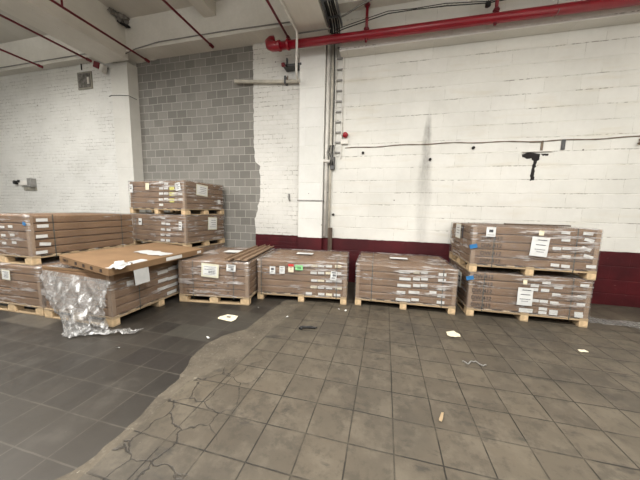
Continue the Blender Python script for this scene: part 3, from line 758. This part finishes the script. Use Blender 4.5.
crumple('paper_flap', flap, 8, 16, 'paper_wrap', 'white paper sheet hanging over the long side of the flat carton', 'paper', 11, .006, 7)
# packing film bunched up under the carton
def bunch(u, v): return (-4.45+1.1*u, 2.43+.16*v, .70+.012*math.sin(v*3.1))
crumple('packing_film', bunch, 60, 10, 'film_loose', 'white packing film bunched under the near edge of the flat carton', 'plastic film', 2, .022, 12)
# folded down rim of the opened load
for a_ in ((.02, 1.5, .012, .018, .69, .725), (.012, .018, .03, 1.14, .69, .72)):
    MB().box(*a_).build('cardboard_rim', 'card_bare', P3.boxes[4][0], P3.boxes[4][1] @ P3.M)

# torn film draping to the floor
def drape(u, v):
    # u: left..right along the near end, v: 0 top .. 1 floor
    xt = -4.42+1.21*u; xb = -3.84+.66*u
    w = v**1.15
    x = xt*(1-w)+xb*w
    f1 = math.sin(u*11+2.2*v+1.8*noise.noise(Vector((u*3, v*2, 0)))); f2 = math.sin(u*24-5*v+2*noise.noise(Vector((u*4, v*3, 5))))
    out = .02+.05*math.sin(v*3.0)+.24*v**2.5*math.sin(math.pi*(.05+.85*u))
    fold = (.05*abs(f1)+.015*abs(f2))*min(1, .1+v*1.4)
    z = (.685-.05*u)*(1-v)**.92
    return (x+.02*f2*v, 2.40-out-fold, z)
def dr():
    nu, nv = 170, 120; G = []
    for j in range(nv+1):
        row = []
        for i in range(nu+1):
            u, v = i/nu, j/nv
            ed = .94+.10*noise.noise(Vector((u*4, 1, 0)))+.05*math.sin(u*6.3-1)
            p = Vector(drape(u, min(1, max(0, v*ed))))
            if i < 3 or i > nu-3: p.x += .04*noise.noise(Vector((v*9, u*3, 0)))
            a = .008+.022*min(1, v*2)
            # long sharp creases fanning down from the top corners
            al = p.x*.75-p.z*.65; ac = p.x*.65+p.z*.75; bl = p.x*.3+p.z*.95; bc = p.x*.95-p.z*.3
            r1 = 1-abs(noise.noise(Vector((al*2.0, 1.7, ac*7))))*2.4; r2x = 1-abs(noise.noise(Vector((bc*9, 4.2, bl*2.4))))*2.4; r3 = 1-abs(noise.noise(Vector((bc*22, 3, bl*9))))*2
            p += Vector((r2x*a*.3, -(max(-.3, r1)*a+max(-.3, r2x)*a*.8+r3*a*.16), 0))
            p.y = min(p.y, 2.394); p.z = max(p.z, .008+.02*abs(r2x)*v)
            row.append(p)
        G.append(row)
    o = MB().grid(G).build('torn_film', 'film_loose', None, None, smooth=True)
    return tag(o, 'crumpled torn clear plastic film hanging down to the floor', 'plastic film')
dr()
def tail(u, v): return (-3.62+.78*u, 2.16+.22*u+.2*(v-.5)*(1-.6*u), .03+.05*(1-u)*math.sin(math.pi*v))
crumple('film_scrap', tail, 40, 16, 'film_loose', 'loose tail of clear film lying on the dark floor', 'plastic film', 21, .03, 11)

# ------------------------------------------------------------------ things on the floor
def litter(name, x, y, w, d, rot, mat, label, cat, seed=1, amp=.008):
    def fn(u, v):
        a = math.radians(rot); lx = (u-.5)*w*(1+.15*math.sin(v*5)); ly = (v-.5)*d
        return (x+lx*math.cos(a)-ly*math.sin(a), y+lx*math.sin(a)+ly*math.cos(a), .012+.01*u*v)
    return crumple(name, fn, 8, 8, mat, label, cat, seed, amp, 12)
o = litter('paper_sheet', -2.07, 3.08, .24, .17, -8, 'cream', 'white paper sheet with a small print lying on the dark floor', 'paper', 3, .004)
MB().box(-2.10, -2.04, 3.07, 3.1, .022, .024).build('printed_mark', 'ink', o)
litter('paper_scrap', .91, 3.46, .13, .13, 20, 'cream', 'cream folded paper scrap in front of the right loads', 'paper', 5, .01)
litter('paper_scrap', 2.27, 3.45, .08, .05, 10, 'cream', 'tiny tan paper scrap right of the right hand stack', 'paper', 6)
litter('wood_chip', .49, 1.97, .02, .09, -20, 'wood', 'small pale splinter of wood on the foreground tiles', 'wood', 7, .003)
# white plastic strapping scrap
pts = [(.86+.22*i/20, 2.84-.03*math.sin(i*.45)+.012*math.sin(i*1.1), .006+.006*abs(math.sin(i*.9))) for i in range(21)]
o = MB().tube(pts, .006, 6).build('plastic_scrap', 'conduit', None, smooth=True); tag(o, 'curled white plastic scrap on the tiles', 'plastic')
# black cable clamp
g = empty('black_clamp', T((-.93, 3.09, 0)), 'black crumpled strap and clip lying on the tiles', 'clip')
MB().tube([(-.09, -.03, .012), (-.05, 0, .02), (0, .0, .024), (.05, .03, .018), (.11, .035, .012), (.13, .06, .01)], [.014, .018, .014, .02, .013, .008], 8).build('strap_end', 'black', g, smooth=True)
MB().tube([(-.05, -.05, .01), (-.06, -.01, .02), (-.03, .03, .014)], [.01, .016, .01], 8).build('clip', 'black', g, smooth=True)
for i, (x, y, s_) in enumerate(((-1.33, 4.02, .035), (-1.3, 3.35, .03), (-.52, 3.83, .05), (-.63, 3.86, .035), (-1.98, 2.52, .05), (-1.86, 3.55, .03), (-2.75, 2.05, .03))):
    litter('debris_chip', x, y, s_, s_*.5, i*37, 'paper', f'tiny white chip of debris on the floor, {("by the green tag pallet", "on the tiles beside the dark floor", "in front of green tag pallet", "just left of its twin by the pallet", "on the border of the dark floor", "between the two middle pallets", "on the dark floor near torn film")[i]}', 'debris', 30+i, .004)['group'] = 'white debris chips'
# old sheet of clear film by the right wall
def fs(u, v): return (2.9+1.5*u, 4.45+.25*v-.1*u, .012)
crumple('film_scrap', fs, 40, 8, 'film_loose', 'strip of clear film along the floor by the maroon wall', 'plastic film', 41, .016, 6)

# ------------------------------------------------------------------ pipes and fittings
# big red main
g = empty('fire_main_pipe', T((0, 5.08, 4.66)), 'thick glossy red sprinkler main running along the wall top', 'pipe')
L0 = T((0, -5.08, -4.66))
PY, PZ = 5.08, 4.67
MB().tube([(-2.18, PY, PZ+.03), (0, PY, PZ), (XR-.02, PY, PZ-.03)], .073, 20).build('pipe', 'red', g, L0, smooth=True)
el = arc((-2.18, PY+.0, PZ+.16), .13, math.radians(-90), math.radians(-200), 12, (1, 0, 0), (0, 0, 1))
el = [(-2.15, PY, PZ+.03)] + [Vector(p) for p in el] 
el2 = arc((-2.2, PY+.13, PZ+.03), .13, math.radians(-90), math.radians(-180), 10, (0, 1, 0), (1, 0, 0))
MB().tube([(-2.15, PY, PZ+.03), (-2.24, PY, PZ+.032), (-2.31, PY+.01, PZ+.045), (-2.37, PY+.03, PZ+.08), (-2.40, PY+.06, PZ+.15), (-2.38, PY+.09, PZ+.2), (-2.32, PY+.12, PZ+.22)], [.083, .085, .09, .092, .09, .086, .08], 20).build('elbow', 'red', g, L0, smooth=True)
for x in (-2.16, -1.98): MB().tube([(x-.02, PY, PZ+.03), (x+.02, PY, PZ+.03)], .095, 18).build('coupling', 'red', g, L0, smooth=False)
def riser(x):
    mb = MB().tube([(x, PY, PZ+.05), (x, PY, 5.215)], .026, 12); mb.build('riser', 'red', g, L0, smooth=True)
    for z, r, hh in ((PZ+.11, .052, .03), (PZ+.28, .036, .02), (PZ+.5, .055, .03), (PZ+.05, .06, .03), (PZ-.06, .03, .05)):
        MB().tube([(x, PY, z-hh), (x, PY, z), (x, PY, z+hh)], [r*.7, r, r*.7], 12).build('fitting', 'darkred', g, L0, smooth=True)
for x in (-.49, 1.56): riser(x)
# hanger
h_ = empty('pipe_hanger', T((2.39, PY, PZ)), 'thin wire loop hanger holding the red main near the right', 'hanger')
MB().tube(arc((0, 0, 0), .083, -2.6, 1.6, 14, (0, 1, 0), (0, 0, 1)) + [Vector((0, 0, .12)), Vector((0, 0, .55))], .006, 6).build('loop', 'conduit', h_, smooth=True)
# branch pipes running towards the camera
for x, z, lab, yend in ((-2.04, 4.92, 'thin red branch pipe ending at the red elbow', 5.25), (-3.75, 4.95, 'thin red branch pipe crossing over the grey block wall', 5.18), (-5.57, 4.92, 'thin red branch pipe passing the white pillar head', 5.3), (-6.93, 4.92, 'thin red branch pipe reaching the top of the white brick wall', 5.0), (-8.45, 4.92, 'leftmost thin red branch pipe above the white brick wall', 4.95)):
    g2 = empty('branch_pipe', T((x, 0, z)), lab, 'pipe', 'thin red sprinkler branches')
    MB().tube([(0, -4.9, 0), (0, yend, -.0)], .021, 10).build('pipe', 'darkred', g2, smooth=True)
    MB().tube([(0, yend-.05, 0), (0, yend+.04, 0)], .034, 10).build('end_cap', 'darkred', g2)
    if x == -5.57:
        MB().tube([(0, 3.65, -.01), (0, 3.65, .88)], .016, 8).build('hanger_rod', 'darkred', g2)
# steel bracket under the elbow
g3 = empty('pipe_bracket', T((-2.0, 5.35, 4.48)), 'dark steel bracket on the wall beneath the red elbow', 'bracket')
MB().box(-.2, .2, .0, .21, -.02, .02).build('arm', 'darksteel', g3); MB().box(-.13, -.10, -.0, .04, -.02, .14).build('upright', 'darksteel', g3); MB().box(.08, .11, .0, .04, -.02, .14).build('upright', 'darksteel', g3)
MB().tube([(-.2, -.05, -.01), (-.14, -.05, -.01)], .04, 12).build('red_cap', 'darkred', g3)
# beige horizontal pipe
g4 = empty('pipe_run', T((-2.6, 5.5, 4.28)), 'beige horizontal pipe end crossing the grey blocks and white bricks', 'pipe')
MB().tube([(-.80, 0, .07), (.75, 0, -.07)], .036, 14).build('pipe', 'beige', g4, smooth=True)
MB().tube([(-.81, 0, .072), (-.77, 0, .068)], .043, 14).build('collar', 'beige', g4)
MB().box(.38, .42, -.045, .09, -.09, .06).build('bracket', 'darksteel', g4); MB().tube([(.45, -.02, -.02), (.46, -.02, .06)], .014, 8).build('bolt', 'rust', g4)
# white conduit coming down the beam and wall
o = MB().tube([(-1.86, 0, 4.87), (-1.79, 4.9, 4.87), (-1.77, 4.96, 4.84), (-1.765, 4.97, 4.76), (-1.775, 4.98, 4.15), (-1.80, 5.1, 4.1), (-1.86, 5.4, 4.17)], .022, 10).build('conduit_pipe', 'whitep', None, smooth=True)
tag(o, 'white conduit dropping from the beam left of the column', 'pipe')
# thin conduit along the spandrel beams
for pts, lab, r in (([(-6.05, 5.18, 5.06), (-5.75, 5.18, 5.13), (-5.1, 5.185, 5.2), (-3.5, 5.185, 5.2), (-1.95, 5.185, 5.17)], 'thin grey conduit along the beam above the grey block wall', .011),
                    ([(-12.5, 5.185, 5.2), (-9, 5.185, 5.2), (-7.3, 5.185, 5.2), (-6.85, 5.185, 5.1)], 'thin grey conduit along the beam above the white brick wall', .011),
                    ([(-1.78, 5.1, 4.885), (-1.15, 5.1, 4.885)], 'short dark conduit under the beam at the column head', .011)):
    o = MB().tube(pts, r, 8).build('conduit_pipe', 'conduit', None, smooth=True); tag(o, lab, 'pipe')
o = MB().tube([(-.98, 5.0, 4.98), (-.88, 5.0, 5.01), (-.6, 5.0, 5.13), (-.33, 5.0, 5.22), (0, 5.0, 5.3), (2, 5.0, 5.42)], .016, 8).build('conduit_pipe', 'conduit', None, smooth=True); tag(o, 'grey conduit climbing away right of the cable ladder', 'pipe')
# two thin black cables sagging along the upper right wall
for k, (dz, r) in enumerate(((0, .008), (.04, .006))):
    pts = [(-1.1, 5.1, 4.80+dz), (-.85, 5.1, 4.86+dz), (-.52, 5.1, 4.92+dz), (-.13, 5.1, 4.99+dz), (.3, 5.1, 4.99+dz*.4), (.8, 5.1, 4.97+dz), (1.42, 5.1, 4.92+dz*.6), (3.2, 5.1, 4.98+dz)]
    o = MB().tube(pts, r, 6).build('cable', 'black', None, smooth=True); tag(o, ('lower' if k == 0 else 'upper')+' thin black cable running above the red main', 'cable', 'thin black cables above the red main')
g5 = empty('ceiling_sensor', T((1.44, 5.1, 4.9)), 'small round black sensor hanging above the red main', 'sensor')
MB().tube([(0, 0, -.04), (0, 0, -.03), (0, 0, .02), (0, 0, .04)], [.02, .042, .042, .02], 12).build('body', 'black', g5, smooth=True); MB().tube([(0, 0, .03), (0, 0, .35)], .006, 6).build('stem', 'black', g5)
# dark cable bundle + ladder on the beam side
g6 = empty('cable_ladder', T((-1.05, 4.6, 4.95)), 'dark steel cable ladder running off under the ceiling beam', 'cable ladder')
for x in (-.13, .1): MB().box(x-.012, x+.012, -3, .55, -.03, .03).build('rail', 'steel', g6)
for i in range(9): MB().box(-.12, .09, -2.9+i*.4, -2.87+i*.4, -.012, .012).build('rung', 'steel', g6)
for i, (x, z, r) in enumerate(((-1.14, 4.99, .02), (-1.09, 5.0, .016), (-1.04, 4.99, .02), (-1.0, 4.98, .012), (-1.17, 5.03, .018))):
    pts = [(x+.01*math.sin(y*3+i), y, z+.01*math.sin(y*5+i)) for y in [1.8+.25*k for k in range(13)]] + [(x, 4.95, z), (x, 5.15, z-.06), (x, 5.2, z-.16)]
    o = MB().tube(pts, r, 8).build('ceiling_cable', 'black', None, smooth=True); tag(o, 'dark cable on the ceiling cable ladder', 'cable', 'dark cables bundled on the ceiling ladder')
# vertical services beside the column
o = MB().tube([(-1.25, 5.42, .98), (-1.25, 5.42, 5.0)], .036, 12).build('vertical_pipe', 'whitep', None, smooth=True); tag(o, 'pale vertical pipe tight against the right side of the column', 'pipe')
o = MB().tube([(-1.165, 5.43, .98), (-1.165, 5.43, 5.0)], .026, 12).build('vertical_pipe', 'beige', None, smooth=True); tag(o, 'thinner beige vertical pipe between column pipe and cable ladder', 'pipe')
o = MB().tube([(-1.115, 5.4, 2.5), (-1.12, 5.4, 3.2), (-1.11, 5.4, 4.0), (-1.12, 5.35, 4.6), (-1.11, 5.2, 4.9)], .008, 8).build('cable', 'black', None, smooth=True); tag(o, 'black cable dropping along the left rail of the wall ladder', 'cable')
g7 = empty('cable_ladder', T((-1.02, 5.45, 2.62)), 'white painted narrow cable ladder fixed upright on the wall', 'cable ladder')
for x in (-.07, .07): MB().box(x-.008, x+.008, -.03, .02, 0, 2.2).build('rail', 'whitep', g7)
for i in range(11): MB().box(-.065, .065, -.02, 0, .1+i*.2, .125+i*.2).build('rung', 'conduit', g7)
g8 = empty('cable_gland_box', T((-1.14, 5.42, 2.42)), 'dark tangle of fittings where the wall cables end', 'cable fitting')
MB().box(-.03, .07, -.02, .05, -.04, .22).build('box', 'darksteel', g8, bevel=.01)
for i in range(5):
    MB().tube([(-.05+.03*i, -.02, .45), (-.08+.035*i, -.06, .3), (-.0+.01*i, -.05, .18), (-.06+.03*i, -.04, .05)], .009, 6).build('cable', 'black' if i % 2 else 'conduit', g8, smooth=True)
MB().tube([(-.16, -.03, .14), (-.02, -.05, .12)], .03, 10).build('gland', 'whitep', g8)
g9 = empty('alarm_beacon', T((-.87, 5.45, 3.07)), 'small round red alarm beacon beside the cable ladder', 'beacon')
MB().tube([(0, .025, 0), (0, -.02, 0), (0, -.06, 0), (0, -.075, 0)], [.055, .055, .045, .02], 16).build('lens', 'beacon', g9, smooth=True)
o = MB().box(-.95, -.81, 5.42, 5.475, 2.89, 2.98).build('junction_box', 'whitep', None, bevel=.006); tag(o, 'small white junction box just below the red beacon', 'junction box')
# cable / crack line along the wall
pts = [(x, 5.466, 2.83+.012*math.sin(x*1.7)+.008*math.sin(x*7)) for x in [-.87+.12*i for i in range(60)]]
o = MB().tube(pts, [.006+.005*abs(math.sin(i*1.3)) for i in range(60)], 6).build('cable', 'rust', None, smooth=True); tag(o, 'rusty brown horizontal cable crossing the white block wall', 'cable')
for i, x in enumerate((2.58, 2.93, 4.2)):
    pass
# broken hole with dark crack below the cable
def rough(name, pts, y0, depth, mat, label, cat):
    n = len(pts); mb = MB(); c = []
    for a_, b_ in zip(pts, pts[1:]+pts[:1]):
        for k in range(4):
            x_ = a_[0]+(b_[0]-a_[0])*k/4; z_ = a_[1]+(b_[1]-a_[1])*k/4
            c.append((x_+.02+noise.noise(Vector((x_*25, 0, z_*25)))*.022, z_+noise.noise(Vector((x_*25, 5, z_*25)))*.02))
    n = len(c)
    mb.v = [Vector((x, y0, z)) for x, z in c]+[Vector((x, y0+depth, z)) for x, z in c]
    mb.f = [tuple(range(n)), tuple(reversed(range(n, 2*n)))]+[(i, (i+1) % n, n+(i+1) % n, n+i) for i in range(n)]
    o = mb.build(name, mat); return tag(o, label, cat)
rough('broken_hole', [(2.28, 2.60), (2.34, 2.63), (2.56, 2.60), (2.55, 2.52), (2.52, 2.47), (2.515, 2.4), (2.5, 2.3), (2.505, 2.2), (2.49, 2.14), (2.45, 2.15), (2.455, 2.3), (2.46, 2.38), (2.48, 2.47), (2.44, 2.53), (2.37, 2.52), (2.30, 2.55)], 5.468, .02, 'hole', 'dark T shaped broken hole in the white block wall', 'hole')
rough('broken_hole', [(2.58, 2.60), (2.68, 2.605), (2.685, 2.575), (2.6, 2.565)], 5.468, .02, 'hole', 'small dark gap right of the T shaped hole', 'hole')
o = MB().box(2.3, 2.75, 5.44, 5.475, 2.635, 2.65).build('metal_bar', 'whitep', None); tag(o, 'thin white bar above the T shaped hole', 'bracket')
g10 = empty('cable_bracket', T((2.6, 5.45, 2.66)), 'rusty metal tabs dropping from the horizontal wall cable', 'bracket')
MB().box(-.03, .0, 0, .03, .0, .16).build('tab', 'rust', g10); MB().box(.27, .32, 0, .03, -.0, .17).build('tab', 'darksteel', g10); MB().box(.1-.3, .0, .0, .03, .14, .15).build('bar', 'rust', g10)
o = MB().tube([(4.0*.98, 5.46, 2.8), (3.93, 5.43, 2.74), (3.9, 5.43, 2.71)], [.01, .02, .025], 8).build('bolt', 'rust', None); tag(o, 'rusty bolt hanging from the cable near the right edge', 'bolt')
for x, z, lab in ((-.5, 2.71, 'dark bolt hole just right of the beacon'), (1.51, 2.74, 'dark bolt hole right of the soot streak'), (-1.08, 1.45, 'dark bolt low beside the column pipes'), (.78, 2.55, 'dark bolt hole in the soot streak')):
    o = MB().tube([(x, 5.44, z), (x, 5.48, z)], .026, 10).build('bolt', 'hole', None); tag(o, lab, 'bolt', 'dark bolts in the white wall')
# band on the column
o = MB().box(-1.86, -1.28, YC-.012, YC+.1, 1.72, 1.75).build('column_band', 'conduit', None, bevel=.003); tag(o, 'thin grey metal band strapped across the white column', 'band')
g11 = empty('hook_fitting', T((-2.13, 5.57, 1.83)), 'small grey hook fixed on the white bricks left of column', 'hook')
MB().box(-.02, .02, 0, .02, -.05, .06).build('plate', 'conduit', g11); MB().tube([(0, 0, .03), (0, -.05, .0), (.02, -.06, -.06), (.03, -.02, -.1)], .014, 8).build('hook', 'conduit', g11, smooth=True)
# plank standing behind the load
o = MB().box(-1.17, -1.085, 5.40, 5.44, 0, 1.17).build('wooden_plank', 'plank', None, bevel=.004); tag(o, 'grey weathered plank standing upright against the maroon wall', 'plank')
# left wall fittings
g12 = empty('vent_plate', T((-7.66, 5.4, 4.71)), 'square grey metal vent plate high on the white brick wall', 'vent')
MB().box(-.24, .24, -.025, .01, -.21, .21).build('frame', 'metalbox', g12, bevel=.006)
MB().box(-.2, .2, -.012-.018, -.012, -.17, .17).build('plate', 'soot', g12)
MB().box(.12, .17, -.05, -.02, -.1, .06).build('latch', 'whitep', g12)
g13 = empty('flood_light', T((-6.98, 5.36, 4.93)), 'small dark red and white floodlight beside the pillar head', 'lamp')
Rt = Matrix.Rotation(.35, 4, 'Y')
MB().box(-.15, .02, -.14, -.02, -.07, .07).build('housing', 'darkred', g13, Rt, bevel=.01); MB().box(.03, .13, -.12, .0, -.12, .06).build('gear_box', 'whitep', g13, Rt, bevel=.01); MB().box(-.17, -.15, -.12, -.03, -.05, .05).build('glass', 'black', g13, Rt)
MB().box(-.05, .1, -.02, .04, -.02, .02).build('bracket', 'darksteel', g13)
o = MB().tube([(-7.75, 5.39, 5.12), (-7.75, 5.39, 4.98)], .014, 6).build('bolt', 'hole', None); tag(o, 'short dark rod above the square vent plate', 'bolt')
g14 = empty('emergency_lamp', T((-10.2, 5.4, 2.12)), 'white emergency lamp box low on the white brick wall', 'lamp')
MB().box(-.22, .2, -.1, 0, -.06, .08).build('housing', 'whitep', g14, bevel=.01)
MB().box(.2, .36, -.13, 0, -.1, .14).build('end_box', 'conduit', g14, bevel=.008)
MB().box(-.14, .36, -.03, 0, -.2, -.1).build('back_plate', 'metalbox', g14)
MB().tube([(-.4, -.1, .03), (-.4, -.02, .03)], .055, 12).build('spot_head', 'black', g14); MB().tube([(-.4, -.03, .03), (-.2, -.03, .03)], .02, 8).build('arm', 'conduit', g14)
MB().tube([(-.17, -.13, .06), (-.17, -.1, .06)], .035, 12).build('lens', 'black', g14)
for i in range(1):
    o = MB().tube([(-6.9, 5.39, 4.27), (-6.75, YP-.01, 4.26), (-6.5, YP-.01, 4.24), (-6.222, YP-.01, 4.21), (-6.22, YP+.2, 4.2)], .007, 6).build('cable', 'black', None, smooth=True); tag(o, 'thin dark wire wrapped round the white pillar', 'cable')
# broken concrete in the corner of beam and ceiling
def spall(u, v):
    x = -6.03+.11*math.sin(math.pi*v)*1.0+.03; y = 4.78+.5*u
    return (-6.05+.03+.12*v*(.4+u), y, 5.8-.13*(1-v)*(.4+1.2*u)-.02)
crumple('broken_concrete', spall, 30, 12, 'soot', 'dark broken concrete patch where the beam meets the ceiling', 'rubble', 51, .04, 10)
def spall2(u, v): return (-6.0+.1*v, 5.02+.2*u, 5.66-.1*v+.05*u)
crumple('ceiling_hollow', spall2, 14, 8, 'hole', 'dark hollow at the end of the broken concrete patch', 'hole', 55, .08, 14)  # dark crumpled sheet drawn as the hollow

# ------------------------------------------------------------------ light: unseen tube fixtures, added to house the area lamps
tube_m = bpy.data.materials.new('added_tube'); tube_m.use_nodes = True
nt = tube_m.node_tree; nt.nodes.clear(); e = nt.nodes.new('ShaderNodeEmission'); e.inputs[0].default_value = (1, .985, .96, 1); e.inputs[1].default_value = 6
oo = nt.nodes.new('ShaderNodeOutputMaterial'); nt.links.new(e.outputs[0], oo.inputs[0]); MT['tube'] = tube_m
def added_fixture(x, y, power, sx=2.4, label=''):
    g = empty('added_tube_light', T((x, y, 4.9)), label, 'lamp', 'added tube lights out of view')
    MB().box(-sx/2, sx/2, -.09, .09, .0, .07).build('housing', 'whitep', g, bevel=.01)
    MB().tube([(-sx/2+.05, 0, -.03), (sx/2-.05, 0, -.03)], .018, 8).build('tube', 'tube', g, smooth=True)
    for s_ in (-1, 1): MB().box(s_*sx*.4-.005, s_*sx*.4+.005, -.005, .005, .07, .9).build('hanger_rod', 'steel', g)
    L = bpy.data.lights.new('added_lamp', 'AREA'); L.shape = 'RECTANGLE'; L.size = sx; L.size_y = .35; L.energy = power; L.color = (1, .985, .955)
    lo = bpy.data.objects.new('added_lamp', L); COL.objects.link(lo); lo.location = (x, y, 4.84)
    L2 = L.copy(); L2.energy = power*.35; l2 = bpy.data.objects.new('added_lamp', L2); COL.objects.link(l2); l2.location = (x, y, 5.0); l2.rotation_euler = (math.pi, 0, 0)  # weaker upward lamp, added to brighten the ceiling
added_fixture(-8.0, 1.6, 210, label='added tube light out of view on the left')
added_fixture(-3.4, .8, 230, label='added tube light out of view, left of the camera')
added_fixture(.8, .6, 230, label='added tube light out of view above the camera')
added_fixture(4.6, 1.0, 160, label='added tube light out of view on the right')
added_fixture(-4.5, -3.0, 180, label='added rear tube light out of view on the left')
added_fixture(1.5, -3.0, 180, label='added rear tube light out of view on the right')
w = bpy.data.worlds.new('world'); sc.world = w; w.use_nodes = True
w.node_tree.nodes['Background'].inputs[0].default_value = (.93, .93, .92, 1); w.node_tree.nodes['Background'].inputs[1].default_value = .55

vs = sc.view_settings; vs.view_transform = 'Standard'; vs.look = 'None'; vs.gamma = 1; vs.use_curve_mapping = False; vs.exposure = .34
